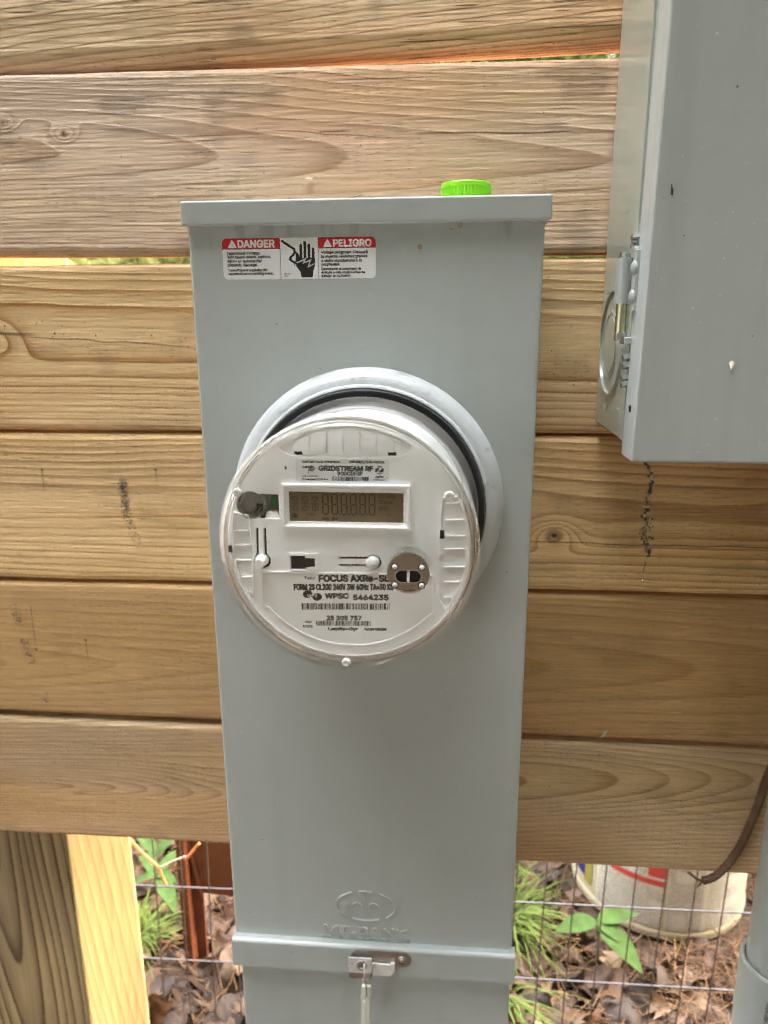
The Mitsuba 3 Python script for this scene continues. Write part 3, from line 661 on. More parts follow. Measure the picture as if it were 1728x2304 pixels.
put('tag_head', rbox((-0.0074, -0.1420, 0.2912), (0.0014, -0.1460, 0.3030), 0.0012, 3), 'milky_plastic', sl, smooth=30)

# ---------------------------------------------------------------- electric meter
mt = thing('electric_meter', 'round white digital electricity meter under a clear cover on the grey pedestal', 'electricity meter')
def m(u, v): return (MX + u / 1000, MZ + v / 1000)
def mrect(u0, v0, u1, v1, r=0.0): return affinity.translate(rrect(u0 / 1000, v0 / 1000, u1 / 1000, v1 / 1000, r / 1000), MX, MZ)
put('gasket', turn_y(lathe([(0.0945, -0.127), (0.0943, -0.1460), (0.0936, -0.1488), (0.0920, -0.1498), (0.0894, -0.1500), (0.0889, -0.1490), (0.0889, -0.127)], MX, MZ, 128)), 'black_rubber', mt, smooth=35)
put('housing', turn_y(lathe([(0.0796, -0.1495), (0.0795, -0.153), (0.0790, -0.2275)], MX, MZ, 128)), 'white_plastic', mt, smooth=35)
put('base_flange', turn_y(lathe([(0.0888, -0.128), (0.0888, -0.1488), (0.0790, -0.1496)], MX, MZ, 128)), 'grey_cavity', mt, smooth=35)
BK, P = -0.2315, -0.2340   # backing and front of the faceplate
disc = Point(MX, MZ).buffer(0.0812, quad_segs=40)
hole = Point(m(-65.8, 25)).buffer(0.0098, quad_segs=16)
holeslot = mrect(-60, 16.0, -46.6, 33.0)
screen = mrect(-40.0, 14.4, 36.5, 35.0)
vl = shapely.union_all([LineString([m(-62.3, 8.6), m(-62.8, -9.4)]).buffer(.0009), LineString([m(-57.0, 8.7), m(-57.2, -9.3)]).buffer(.0009), Point(m(-59.7, -13.5)).buffer(0.0058).difference(Point(m(-60.2, -13.2)).buffer(0.0046)).difference(mrect(-62, -10, -57.9, -5))])
hl = shapely.union_all([LineString([m(-6.3, -10.4), m(11.7, -10.0)]).buffer(.0008), LineString([m(-6.4, -15.5), m(11.9, -15.3)]).buffer(.0008), Point(m(16.3, -12.9)).buffer(0.0054).difference(mrect(8, -14.6, 12.4, -10.9))])
port = Polygon([m(-40.2, -9.3), m(-30, -9.3), m(-29.8, -10.8), m(-23.4, -10.8), m(-23.4, -17.6), m(-29.8, -17.6), m(-30, -19.3), m(-40.2, -19.3)])
slots = [mrect(-35.2, 59.3, -29.8, 61.9), mrect(26.3, 59.4, 31.8, 61.9), mrect(60.5, 4.0, 63.6, 10.4), mrect(-83, -7.4, -79.6, -3.1)]
arcT = Polygon([m(-44.9, 65.0), m(-42, 61.5), m(-37.3, 59.0), m(34.4, 59.0), m(39.5, 61.5), m(42.0, 65.2)] + [m(78.6 * math.sin(a), 78.6 * math.cos(a)) for a in np.linspace(0.55, -0.58, 24)])
put('faceplate', xz(disc.difference(shapely.union_all([hole, holeslot, screen, vl, hl, port] + slots)).difference(arcT), BK, P), 'white_plastic', mt, smooth=25)
put('backing', xz(disc.difference(shapely.union_all([hole, holeslot, screen])), -0.2275, BK), 'dark_void', mt)
fan = arcT.buffer(-0.0002).difference(shapely.union_all(slots + [LineString([m(a, 61.4), m(b, c)]).buffer(0.00060) for a, b, c in ((-35.4, -35.1, 71), (-24.5, -24.1, 75), (-13.4, -13.0, 80), (-2.4, -2.1, 80), (8.7, 8.9, 80), (19.6, 19.7, 75.5), (30.6, 30.6, 71))]))
fan_in = Polygon([m(-37, 61.0), m(34.5, 61.0)] + [m(76.9 * math.sin(a), 76.9 * math.cos(a)) for a in np.linspace(0.46, -0.48, 24)])
put('ribbed_panel', xz(fan.intersection(fan_in), -0.2320, P + 0.0002), 'white_plastic', mt, smooth=25, label='fan shaped ribbed panel at the top of the face')
put('panel_floor', xz(arcT.difference(shapely.union_all(slots)), -0.2314, -0.2323), 'white_plastic', mt)
# ribs on both sides of the face
def side(edge, ribs):
    pads = []
    for (u0, v0), (u1, v1) in zip(ribs[:-1], ribs[1:]):
        pads.append((v0, v1))
    return pads
rr = Polygon([m(62.3, 33), m(60.4, 20), m(60.4, -37.6), m(65.0, -46)] + [m(79.6 * math.cos(a), 79.6 * math.sin(a)) for a in np.linspace(-0.61, 0.44, 20)])
rv = [29.0, 17.9, 7.0, -2.1, -14.6, -25.1, -36.2]
def framed(outer, name, lab, vs_, x0, x1):
    inner = outer.buffer(-0.0012)
    line = outer.difference(outer.buffer(-0.00055))
    ridge = [mrect(x0, v - 0.28, x1, v + 0.28).intersection(inner) for v in vs_]
    put(name, xz(shapely.union_all([line] + ridge).difference(shapely.union_all(slots)), P + 0.0001, P - 0.0016), 'white_plastic', mt, smooth=25, label=lab)
framed(rr, 'rib_frame', 'ribbed panel on the right of the face', rv, 64, 77)
lf = Polygon([m(-67.4, 18.5), m(-66.0, -3), m(-66.2, -25), m(-67.4, -42)] + [m(79.9 * math.cos(a), 79.9 * math.sin(a)) for a in np.linspace(math.pi + 0.56, math.pi - 0.26, 20)])
framed(lf, 'rib_frame', 'ribbed panel on the left of the face', [18.5, 7.6, -2.3, -13.2, -25.2, -36.1], -81, -66)
put('face_rim', turn_y(lathe([(0.0810, P + 0.001), (0.0811, P - 0.0002), (0.0818, P - 0.0004), (0.0830, P + 0.0006), (0.0836, P + 0.0030), (0.0835, -0.2275)], MX, MZ, 128)), 'white_plastic', mt, smooth=40)
put('edge_slot', xz(mrect(-82.4, -7.4, -79.7, -3.1), P - 0.0002, P - 0.0018), 'dark_void', mt)
# sunken lower nameplate
arc = [m(73.2 * math.cos(a), 73.2 * math.sin(a)) for a in np.linspace(-0.715, -math.pi + 0.690, 30)]
npoly = Polygon([m(-60.0, -21.8), m(55.6, -21.5), m(56.0, -48)] + arc + [m(-60.3, -46)]).buffer(-0.0004).buffer(0.0004)
npl = mt + '__nameplate'
put('nameplate', flat(npoly, P - 0.0002), 'cream_paper', mt, label='printed lower nameplate with type and serial numbers')
put('border', xz(npoly.buffer(0.0009).difference(npoly.buffer(0.0001)), P + 0.0001, P - 0.0010), 'white_plastic', npl, smooth=25)
Q = P - 0.0004
R16 = 0.0270
def mtext(s, u0, u1, v0, v1, bold=0, rot=R16, y=Q):
    return text_flat(s, MX + u0 / 1000, MX + u1 / 1000, MZ + v0 / 1000, MZ + v1 / 1000, y, bold=bool(bold), rot=rot, weight=0.06 * (v1 - v0) / 1000 if bold else 0.02 * (v1 - v0) / 1000)
L = [mtext('Type', -31.0, -23.9, -26.0, -23.9), mtext('FOCUS AXRe-SD', -21.0, 27.8, -27.4, -23.0, 1), mtext('FORM 2S CL200 240V 3W 60Hz TA=30 Kh', -38.4, 29.6, -33.9, -29.9, 1),
     mtext('WPSC', -17.0, -0.9, -39.6, -36.0, 1), mtext('5464235', 2.4, 26.5, -40.1, -36.5, 1), mtext('25 205 757', -16.3, 7.9, -55.4, -52.4, 1), mtext('-522', -32.7, -26.8, -58.1, -56.7, 1),
     mtext('0322', -33.0, -26.6, -61.4, -59.8, 1), mtext('Landis+Gyr', -15.4, 5.3, -63.0, -60.8, 1), mtext('PATENT PENDING', 9.8, 25.2, -62.4, -60.6, 1)]
put('lettering', cat(L), 'black_ink', npl)
def barcode(u0, u1, v0, v1, n, seed, rot):
    g = np.random.default_rng(seed)
    w = g.choice([1, 1, 1, 2, 2, 3], size=2 * n).astype(float); w[::2] *= 1.35
    e = np.r_[0, np.cumsum(w)] / w.sum() * (u1 - u0)
    c, s = math.cos(rot), math.sin(rot)
    b = shapely.union_all([affinity.affine_transform(sbox(e[2 * i], 0, e[2 * i + 1], v1 - v0), [c, -s, s, c, u0, v0]) for i in range(n)])
    return flat(affinity.translate(affinity.scale(b, .001, .001, origin=(0, 0)), MX, MZ), Q)
put('barcode', barcode(-33.5, 27.9, -48.3, -43.6, 44, 3, R16), 'black_ink', npl)
put('barcode', barcode(-23.7, 14.6, -59.9, -56.3, 34, 4, R16), 'black_ink', npl)
el = [affinity.rotate(affinity.scale(Point(m(a, b)).buffer(0.001, quad_segs=16), 3.35, 2.75), 12) for a, b in ((-29.1, -36.8), (-22.6, -38.7))]
put('utility_mark', flat(shapely.union_all(el + [Point(m(-18.5, -40.4)).buffer(0.0003)]), Q), 'black_ink', npl)
put('utility_lettering', mtext('WPS', -29.4, -22.6, -39.0, -36.9, 0, 0.05, Q - 0.0002), 'cream_paper', npl)
# upper module label
ul = mt + '__module_label'
put('module_label', xz(mrect(-34.3, 42.1, 27.2, 57.6, 1.2), P, P - 0.0003), 'white_vinyl', mt, label='small white printed label above the display')
U = [('CONTAINS FCC ID: R7PEG1R1S6', -29.7, -5.0, 54.6, 55.9, 1), ('CONTAINS IC: 5294A-EG1R1S6', 1.1, 24.1, 54.7, 56.2, 1), ('Landis', -29.4, -22.1, 51.2, 52.8, 1), ('Gyr', -25.3, -21.9, 49.3, 50.8, 1), ('+', -22.2, -20.7, 50.2, 51.9, 0),
     ('GRIDSTREAM RF', -18.9, 16.8, 49.5, 52.6, 1), ('90DCDF3F', -6.6, 9.9, 46.5, 48.8, 1), ('MODULE MODEL:', -30.2, -18.8, 45.3, 46.1, 1), ('G5 Integrated FOCUS AXe', -30.3, -13.1, 43.1, 44.2, 1), ('ZigBee', 18.1, 23.7, 45.2, 46.5, 1), ('Certified product', 16.9, 25.0, 43.4, 44.2, 1)]
put('lettering', cat([mtext(s, a, b, c, d, o, 0.004, P - 0.0005) for s, a, b, c, d, o in U] + [flat(mrect(-26.0, 46.9, -25.6, 50.9), P - 0.0005)]), 'black_ink', ul)
bar = barcode(-10.1, 14.2, 42.7, 45.6, 26, 8, 0.004); bar.vertices = bar.vertices - [0, 0.0001, 0]
put('barcode', bar, 'black_ink', ul)
zb = Point(m(20.9, 50.2)).buffer(0.0028, quad_segs=16)
zcut = shapely.union_all([LineString([m(18.6, 51.8), m(22.6, 51.8), m(19.2, 48.6), m(23.2, 48.6)]).buffer(0.00032, join_style=2)])
put('radio_mark', flat(zb.difference(zcut), P - 0.0005), 'black_ink', ul)
# display
dp = mt + '__display'
def bevel_frame(o, i, yo, yi):
    """Frame whose faces slope from an outer rectangle at yo to an inner one at yi."""
    (a0, b0, a1, b1), (c0, d0, c1, d1) = o, i
    w = 1.1
    R = [[(a0, b0), (a1, b0), (a1, b1), (a0, b1)], [(a0, b0), (a1, b0), (a1, b1), (a0, b1)], [(a0 + w, b0 + w), (a1 - w, b0 + w), (a1 - w, b1 - w), (a0 + w, b1 - w)], [(c0, d0), (c1, d0), (c1, d1), (c0, d1)]]
    Y = [P + 0.0005, yo, yo, yi]
    v = np.array([(MX + u / 1000, y, MZ + z / 1000) for rect, y in zip(R, Y) for u, z in rect])
    f = []
    for k in range(3):
        for q in range(4):
            q2 = (q + 1) % 4
            f += [(4 * k + q, 4 * k + q2, 4 * k + 4 + q2), (4 * k + q, 4 * k + 4 + q2, 4 * k + 4 + q)]
    return trimesh.Trimesh(v, f, process=False)
put('display', turn_y(bevel_frame((-43.7, 10.8, 41.0, 40.4), (-39.7, 14.6, 36.4, 35.2), -0.2368, -0.2318)), 'white_plastic', mt, label='bevelled white frame with a brown liquid crystal display')
SY = -0.2322
put('screen', xz(mrect(-40.4, 14.0, 37.0, 35.6), -0.2300, SY), 'lcd_glass', dp)
def seg7(u0, v0, w, h, t):
    g = []
    for a, b in (((0, h), (w, h)), ((0, h / 2), (w, h / 2)), ((0, 0), (w, 0))): g.append(LineString([(a[0] + t, a[1]), (b[0] - t, b[1])]).buffer(t / 2, cap_style=3))
    for x in (0, w):
        for a, b in ((0, h / 2), (h / 2, h)): g.append(LineString([(x, a + t * .8), (x, b - t * .8)]).buffer(t / 2, cap_style=3))
    return affinity.affine_transform(shapely.union_all(g), [.001, 0, 0.00003 * 0, .001, MX + u0 / 1000, MZ + v0 / 1000])
for k in range(6):
    u = -17.3 + k * 6.22
    put('digit', flat(seg7(u, 19.5, 3.6, 13.8, 0.95), SY - 0.0002), 'lcd_segment_ink', dp)
for u in (-38.0, -31.2, -24.4):
    s = seg7(u, 21.9, 3.9, 9.3, 0.5)
    d = [LineString([m(u + a, 21.9 + b), m(u + c, 21.9 + e)]).buffer(0.00018) for a, b, c, e in ((.4, .6, 1.8, 4.2), (3.5, .6, 2.1, 4.2), (.4, 8.7, 1.8, 5.1), (3.5, 8.7, 2.1, 5.1), (1.95, .5, 1.95, 8.8))]
    put('digit', flat(shapely.union_all([s] + d), SY - 0.0002), 'lcd_segment_ink', dp)
put('unit_lettering', cat([mtext(s, a, b, c, d, o, 0.0, SY - 0.0002) for s, a, b, c, d, o in (('kVARh', 20.1, 30.9, 30.9, 33.7, 1), ('VIrms', 20.2, 29.0, 27.1, 29.7, 1), ('kWh', 20.0, 26.9, 22.8, 25.5, 1), ('TEST', -29.4, -22.6, 18.4, 20.2, 1), ('/40', 25.3, 28.8, 18.9, 20.4, 0), ('Vs', -31.8, -29.0, 32.4, 34.1, 0), ('B', -29.1, -27.6, 16.0, 17.4, 1))]), 'lcd_pale_ink', dp)
marks = [Point(m(-36.2, 18.2)).buffer(0.0019), mrect(-17.8, 15.7, -13.6, 17.1), mrect(-11.5, 15.8, -7.3, 17.3)] + [mrect(a, 19.3, a + .9, 20.2) for a in (-6.7, -0.4, 5.9, 12.1)]
put('indicator', flat(shapely.union_all(marks), SY - 0.0002), 'lcd_segment_ink', dp)
# deep round opening at the left with its green board
hp = mt + '__side_opening'
put('side_opening', lathe([(0.0098, P + 0.0002), (0.0095, -0.2215), (0.0, -0.2215)], MX - 0.0658, MZ + 0.025, 48), 'grey_cavity', mt, smooth=35, label='deep round opening with a notch beside the display')
put('floor', bx((MX - 0.060, -0.2225, MZ + 0.016), (MX - 0.0466, -0.2240, MZ + 0.033)), 'grey_cavity', hp)
put('circuit_board', bx((MX - 0.0535, -0.2240, MZ + 0.0225), (MX - 0.0468, -0.2262, MZ + 0.0302)), 'circuit_green', hp)
put('ledge', cat([xz(Polygon([m(-57, 16.0), m(-46.6, 16.0), m(-48.4, 20.6), m(-55.5, 20.6)]), -0.2255, -0.2320)]), 'white_plastic', hp)
put('dark_notch', xz(Polygon([m(-65, 23.6), m(-62, 22.8), m(-58.2, 23.8), m(-58.6, 20.5), m(-63.4, 16.9), m(-62.2, 19.5), m(-61.2, 21.4), m(-66.8, 17.2), m(-64.8, 20.8)]), -0.2216, -0.2225), 'dark_void', hp)
# levers, programming port
put('plunger', cat([ycyl(0.0044, *m(-60.0, -13.3), P + 0.003, -0.2425, r2=0.0031)]), 'white_plastic', mt, smooth=30, label='tapered white plunger at the end of the upright slots')
put('button', turn_y(lathe([(0.0045, P + 0.002), (0.0045, P - 0.0010), (0.0042, P - 0.0024), (0.0030, P - 0.0034), (0.0014, P - 0.0038), (0.0001, P - 0.0039)], *m(15.9, -12.9), 32)), 'white_plastic', mt, smooth=45, label='round white push button at the end of the level slots')
pf = mrect(-41.0, -20.1, -20.6, -7.4, 0.4).difference(port.buffer(0.0001))
put('port_frame', xz(pf, P, P - 0.0012), 'white_plastic', mt, smooth=25)
put('port_socket', cat([xz(mrect(-36.5, -18.6, -27.5, -10.2), BK, P + 0.0007)] + [ycyl(0.00025, *m(-35.4 + 2.2 * a, -17.3 + 2 * b), P + 0.001, P + 0.0002, 6) for a in range(4) for b in range(4)]), 'black_rubber', mt)
put('mould_mark', xz(Point(m(-2.6, -2)).buffer(0.0013).difference(Point(m(-2.6, -2)).buffer(0.0010)), P, P - 0.0002), 'white_plastic', mt)
# clear cover: a 2.3 mm shell
ctr = lathe([(0.0870, -0.2270), (0.0870, -0.2390), (0.0867, -0.2430), (0.0857, -0.2455), (0.0842, -0.2464), (0.0824, -0.2462), (0.0808, -0.2453),
             (0.0806, -0.2438), (0.0826, -0.2428), (0.0838, -0.2408), (0.0845, -0.2380), (0.0846, -0.2270)], MX, MZ, 160, closed=True)
put('cover', outward(ctr), 'clear_polycarbonate', mt, smooth=32, label='clear domed plastic cover with a thick rim')
put('side_wall', turn_y(lathe([(0.0890, -0.1492), (0.0882, -0.1540), (0.0874, -0.190), (0.0869, -0.2268)], MX, MZ, 128)), 'clear_pane', mt + '__cover', smooth=True)
put('front_pane', turn_y(lathe([(0.0806, -0.2446), (0.070, -0.2452), (0.040, -0.2460), (0.015, -0.2463), (0.0, -0.2463)], MX, MZ, 128)), 'clear_pane', mt + '__cover', smooth=True)
for u, v in ((67.4, 37.1), (-72.0, 37.2), (-1.8, -82.6)):
    r0 = 0.0030
    put('cover_pin', turn_y(lathe([(r0, -0.2452 + 0.0004), (r0, -0.2466), (r0 * .85, -0.2474), (r0 * .45, -0.2476), (r0 * .35, -0.2470), (0.0001, -0.2470)], MX + u / 1000 * 0.985, MZ + v / 1000 * 0.985, 28)), 'frosted_plastic', mt, smooth=40)
# metal optical port on the front of the cover
op = mt + '__optical_port'
ox, oz = m(41.2, -11.9)
OY = -0.2590
pd = Point(ox, oz).buffer(0.0134, quad_segs=24).intersection(sbox(ox - .02, oz - 0.0108, ox + .02, oz + .02))
stad = LineString([(ox - 0.0041, oz - 0.0015), (ox + 0.0041, oz - 0.0015)]).buffer(0.0041)
put('optical_port', xz(pd.difference(stad), OY + 0.0012, OY), 'brushed_steel', mt, smooth=25, label='brushed steel optical port standing out at lower right')
put('collar', outward(lathe([(0.0139, -0.2464), (0.0138, OY + 0.0050), (0.0118, OY + 0.0050), (0.0119, -0.2464)], ox, oz, 64, closed=True)), 'clear_polycarbonate', op, smooth=32)
put('collar_band', outward(lathe([(0.01365, OY + 0.0048), (0.01375, OY + 0.0012), (0.0125, OY + 0.0012), (0.0125, OY + 0.0048)], ox, oz, 64, closed=True)), 'bright_steel', op, smooth=32)
put('core', ycyl(0.0100, ox, oz, -0.2464, OY + 0.0055, 40), 'black_rubber', op, smooth=30)
put('window', xz(stad.buffer(-0.0001), OY + 0.0030, OY + 0.0018), 'black_rubber', op)
put('divider', bx((ox - 0.0009, OY + 0.0024, oz - 0.0056), (ox + 0.0009, OY + 0.0003, oz + 0.0026)), 'frosted_plastic', op)
put('slot_trim', xz(stad.buffer(0.0003).difference(stad.buffer(-0.0002)), OY + 0.0010, OY - 0.0003), 'bright_steel', op, smooth=25)
for a, b in ((-8.6, 4.5), (8.6, 4.6), (-8.6, -7.6), (8.6, -7.5)):
    put('screw_recess', xz(Point(ox + a / 1000, oz + b / 1000).buffer(0.0024).difference(Point(ox + a / 1000, oz + b / 1000).buffer(0.0018)), OY - 0.0001, OY - 0.0002), 'dark_void', op)
    put('screw', turn_y(lathe([(0.0019, OY + 0.0002), (0.0018, OY - 0.0005), (0.0014, OY - 0.0005), (0.0013, OY - 0.0010), (0.0008, OY - 0.0013), (0.0001, OY - 0.0013)], ox + a / 1000, oz + b / 1000, 24)), 'frosted_plastic', op, smooth=35)

# ---------------------------------------------------------------- lime bottle cap on the hood
def ribbed_cap(r, h, ribs=46):
    n = ribs * 2
    a = np.arange(n) * 2 * np.pi / n
    prof = [(0.0, 1.0, 0), (0.0015, 1.0, 1), (h - 0.0045, 0.992, 1), (h - 0.0038, 0.985, 0), (h - 0.0012, 0.975, 0), (h - 0.0003, 0.945, 0), (h, 0.90, 0)]
    rows = []
    for z, k, rb in prof:
        rad = r * k - rb * 0.0011 * (np.arange(n) % 2)
        rows.append(np.c_[rad * np.cos(a), rad * np.sin(a), np.full(n, z)])
    v = np.vstack(rows + [[[0, 0, h]], [[0, 0, 0]]])
    f = []
    k = np.arange(n); k2 = (k + 1) % n
    for i in range(len(prof) - 1): f += [np.c_[i * n + k, i * n + k2, (i + 1) * n + k2], np.c_[i * n + k, (i + 1) * n + k2, (i + 1) * n + k]]
    b = (len(prof) - 1) * n
    f += [np.c_[np.full(n, b + n), b + k, b + k2], np.c_[np.full(n, b + n + 1), k2, k]]
    return trimesh.Trimesh(v, np.vstack(f), process=False)
cap_ = ribbed_cap(0.0204, 0.0200); cap_.apply_translation((0.0768, -0.056, 0.9979))
put('bottle_cap', cap_, 'lime_plastic', smooth=24, label='bright lime green ribbed screw cap lying on the pedestal hood', cat='bottle cap')

# ---------------------------------------------------------------- disconnect box at the right
db = thing('disconnect_box', 'large grey hinged electrical box mounted on the fence at the right edge', 'electrical enclosure')
X0 = 0.2015
body = m3.Manifold(m3.Mesh(*(lambda q: (np.array(q.vertices, np.float32), np.array(q.faces, np.uint32)))(rbox((X0, -0.001, 0.8185), (0.62, -0.1155, 1.80), 0.0022))))
put('body', tm(body), 'grey_gloss_enamel', db, smooth=30)
put('body_lip', rbox((X0 - 0.0010, -0.1085, 0.8190), (X0 + 0.02, -0.1160, 1.80), 0.0010, 3), 'grey_gloss_enamel', db, smooth=30)
door = rbox((X0 - 0.0012, -0.1195, 0.8086), (0.63, -0.1520, 1.81), 0.0020)
dv = door.vertices.copy()
dv[:, 0] += (dv[:, 2] - 0.81) * 0.008
door.vertices = dv
put('door', door, 'grey_door_enamel', db, smooth=30, label='flat grey door with white specks and rain streaks')
put('door_seam', bx((X0 + 0.0012, -0.1150, 0.822), (0.60, -0.1205, 1.79)), 'grey_gloss_enamel', db)
# concentric knockouts pressed into the side
def xring(r0, r1, h, y, z):
    a = np.arange(72) * 2 * np.pi / 72
    prof = [(r0, 0.0006), (r0 + (r1 - r0) * .25, -h), (r0 + (r1 - r0) * .6, -h), (r1, 0.0006)]
    v = np.vstack([np.c_[np.full(72, X0 + d), y + r * np.cos(a), z + r * np.sin(a)] for r, d in prof])
    k = np.arange(72); k2 = (k + 1) % 72
    f = np.vstack([np.vstack([np.c_[i * 72 + k, (i + 1) * 72 + k, (i + 1) * 72 + k2], np.c_[i * 72 + k, (i + 1) * 72 + k2, i * 72 + k2]]) for i in range(3)])
    q = trimesh.Trimesh(v, f, process=False)
    if q.face_normals[:, 0].sum() > 0: q.invert()
    return q
put('knockout', cat([xring(0.0405, 0.0450, 0.0025, -0.054, 0.892)]), 'grey_gloss_enamel', db, smooth=40, label='outer ring of the round side knockout')
put('knockout', cat([xring(0.0255, 0.0295, 0.0016, -0.050, 0.890)]), 'grey_gloss_enamel', db, smooth=40, label='inner ring of the round side knockout')
for y, z in ((-0.0075, 0.8885), (-0.1000, 0.8885), (-0.054, 0.9368)): put('knockout_tie', rbox((X0 - 0.0018, y - 0.0012, z - 0.0028), (X0 + 0.001, y + 0.0012, z + 0.0028), 0.0007, 3), 'grey_gloss_enamel', db, smooth=30)
for y in (-0.024, -0.048, -0.072, -0.094): put('dimple', rbox((X0 - 0.0008, y - 0.0028, 0.8345), (X0 + 0.001, y + 0.0028, 0.8385 if y in (-0.024, -0.072) else 0.842), 0.0007, 3), 'grey_gloss_enamel', db, smooth=30)
def xdisc(r, h, y, z):
    q = trimesh.creation.cylinder(radius=r, height=h + 0.001, sections=72)
    q.apply_transform(trimesh.transformations.rotation_matrix(math.pi / 2, [0, 1, 0])); q.apply_translation((X0 + 0.001 - (h + 0.001) / 2, y, z)); return q
put('knockout', xdisc(0.0375, 0.0009, -0.0535, 0.8915), 'grey_gloss_enamel', db, smooth=30, label='filled outer disc of the round side knockout')
put('knockout', xdisc(0.0235, 0.0019, -0.050, 0.890), 'grey_gloss_enamel', db, smooth=30, label='small inner disc of the round side knockout')
# hinge
hg = db + '__hinge'
hx, hy = X0 - 0.0062, -0.1075
put('hinge', zcyl(0.0059, hx, hy, 0.9225, 0.9555, 32), 'grey_enamel', db, smooth=30, label='lift-off hinge with a painted sleeve over a brass coloured pin')
put('pin', zcyl(0.0041, hx, hy, 0.9015, 0.9225, 28), 'brass_zinc', hg, smooth=30)
put('pin_head', zcyl(0.0047, hx, hy, 0.9555, 0.9592, 28, 0.0036), 'zinc', hg, smooth=30)
put('pin_bracket', cat([rbox((hx - 0.0035, hy - 0.0035, 0.8950), (hx + 0.004, hy + 0.004, 0.9018), 0.001, 3), rbox((hx, hy - 0.0160, 0.8930), (X0 + 0.001, hy - 0.001, 0.8985), 0.001, 3)]), 'zinc', hg, smooth=30)
put('leaf', rbox((X0 - 0.0030, -0.1185, 0.9165), (X0 + 0.001, -0.1290, 0.9600), 0.0008, 3), 'grey_enamel', hg, smooth=30)
for z in (0.9470, 0.9270): put('weld_bump', trimesh.creation.icosphere(2, 1.0).apply_scale([0.0030, 0.0040, 0.0055]).apply_translation((X0 - 0.0028, -0.1262, z)), 'grey_enamel', hg, smooth=True)
for z in (0.9690, 0.9625, 0.8832, 0.8770, 0.8680, 0.8632):
    t_ = bx((-0.0026, -0.0030, -0.0018), (0.0026, 0.0030, 0.0018)); t_.apply_transform(trimesh.transformations.rotation_matrix(0.5 if int(z * 1e4) % 2 else -0.4, [1, 0.4, 0]))
    t_.apply_translation((X0 - 0.0028, -0.1205, z))
    put('screw_tab', t_, 'zinc', db)
hole_ = trimesh.creation.cylinder(radius=0.0026, height=0.0006, sections=24); hole_.apply_transform(trimesh.transformations.rotation_matrix(math.pi / 2, [0, 1, 0])); hole_.apply_translation((X0 - 0.0012, -0.1375, 0.8467))
put('drain_hole', hole_, 'dark_void', db)

# ---------------------------------------------------------------- conduit and cable
cd = thing('conduit', 'grey plastic conduit with a wider coupling at the lower right corner', 'conduit')
PX, PY = 0.4085, -0.060
put('pipe', zcyl(0.0302, PX, PY, 0.20, 0.8185, 64), 'grey_pvc', cd, smooth=30)
cp = [(0.0303, 0.268), (0.0310, 0.2790), (0.0322, 0.2812), (0.0345, 0.2812), (0.0357, 0.2795), (0.0357, 0.215), (0.0350, 0.205), (0.0345, 0.195), (0.0345, GZ - 0.05)]
a = np.arange(64) * 2 * np.pi / 64
v = np.vstack([np.c_[PX + r * np.cos(a), PY + r * np.sin(a), np.full(64, z)] for r, z in cp])
k = np.arange(64); k2 = (k + 1) % 64
f = np.vstack([np.vstack([np.c_[i * 64 + k, (i + 1) * 64 + k, (i + 1) * 64 + k2], np.c_[i * 64 + k, (i + 1) * 64 + k2, i * 64 + k2]]) for i in range(len(cp) - 1)])
q = trimesh.Trimesh(v, f, process=False)
put('coupling', q, 'grey_pvc', cd, smooth=35)
# reads downwards, wrapped round the coupling
for word, zs in (('Made', 0.2600), ('in', 0.2385), ('Canada', 0.2300)):
    tx = meshkit.text_mesh(word, 0.0068, 0.0005)
    v = tx.vertices.copy()
    ph = math.radians(-126) + v[:, 1] / 0.0357
    rr_ = 0.0358 + v[:, 2] * 0.2
    tx.vertices = np.c_[PX + rr_ * np.cos(ph), PY + rr_ * np.sin(ph), zs - v[:, 0] * 0.95]
    put('lettering', tx, 'black_ink', cd)

path = spline([(0.4200, -0.040, 0.66), (0.4120, -0.020, 0.55), (0.3985, -0.012, 0.475), (0.3937, -0.010, 0.4486), (0.3904, -0.010, 0.4247), (0.3853, -0.010, 0.4021), (0.3777, -0.010, 0.3734), (0.3702, -0.010, 0.3556), (0.3607, -0.011, 0.3414), (0.3520, -0.011, 0.3330), (0.3444, -0.011, 0.3300)], 240)
strands = []
t = np.gradient(path, axis=0); t /= np.linalg.norm(t, axis=1, keepdims=True)
uu = np.cross(t, [0, 1, 0]); uu /= np.linalg.norm(uu, axis=1, keepdims=True); ww = np.cross(t, uu)
s = np.r_[0, np.cumsum(np.linalg.norm(np.diff(path, axis=0), axis=1))]
for k in range(6):
    th = s / 0.030 * 2 * np.pi + k * np.pi / 3
    strands.append(tube(path + 0.0028 * (np.cos(th)[:, None] * uu + np.sin(th)[:, None] * ww), 0.0015, 7))
strands.append(tube(path, 0.0016, 6))
for e in ((0.3360, -0.011, 0.3335), (0.3300, -0.009, 0.3375), (0.3275, -0.010, 0.3390), (0.3390, -0.013, 0.3235)):
    strands.append(tube(spline([(0.3480, -0.011, 0.3315), (0.3440, -0.011, 0.3300), ((0.344 + e[0]) / 2, -0.012, (0.330 + e[2]) / 2 - 0.001), e], 14), 0.0011, 6))
put('copper_cable', cat(strands), 'oxidised_copper', smooth=True, label='stranded brown copper cable hanging over the lowest plank with frayed end', cat='cable')

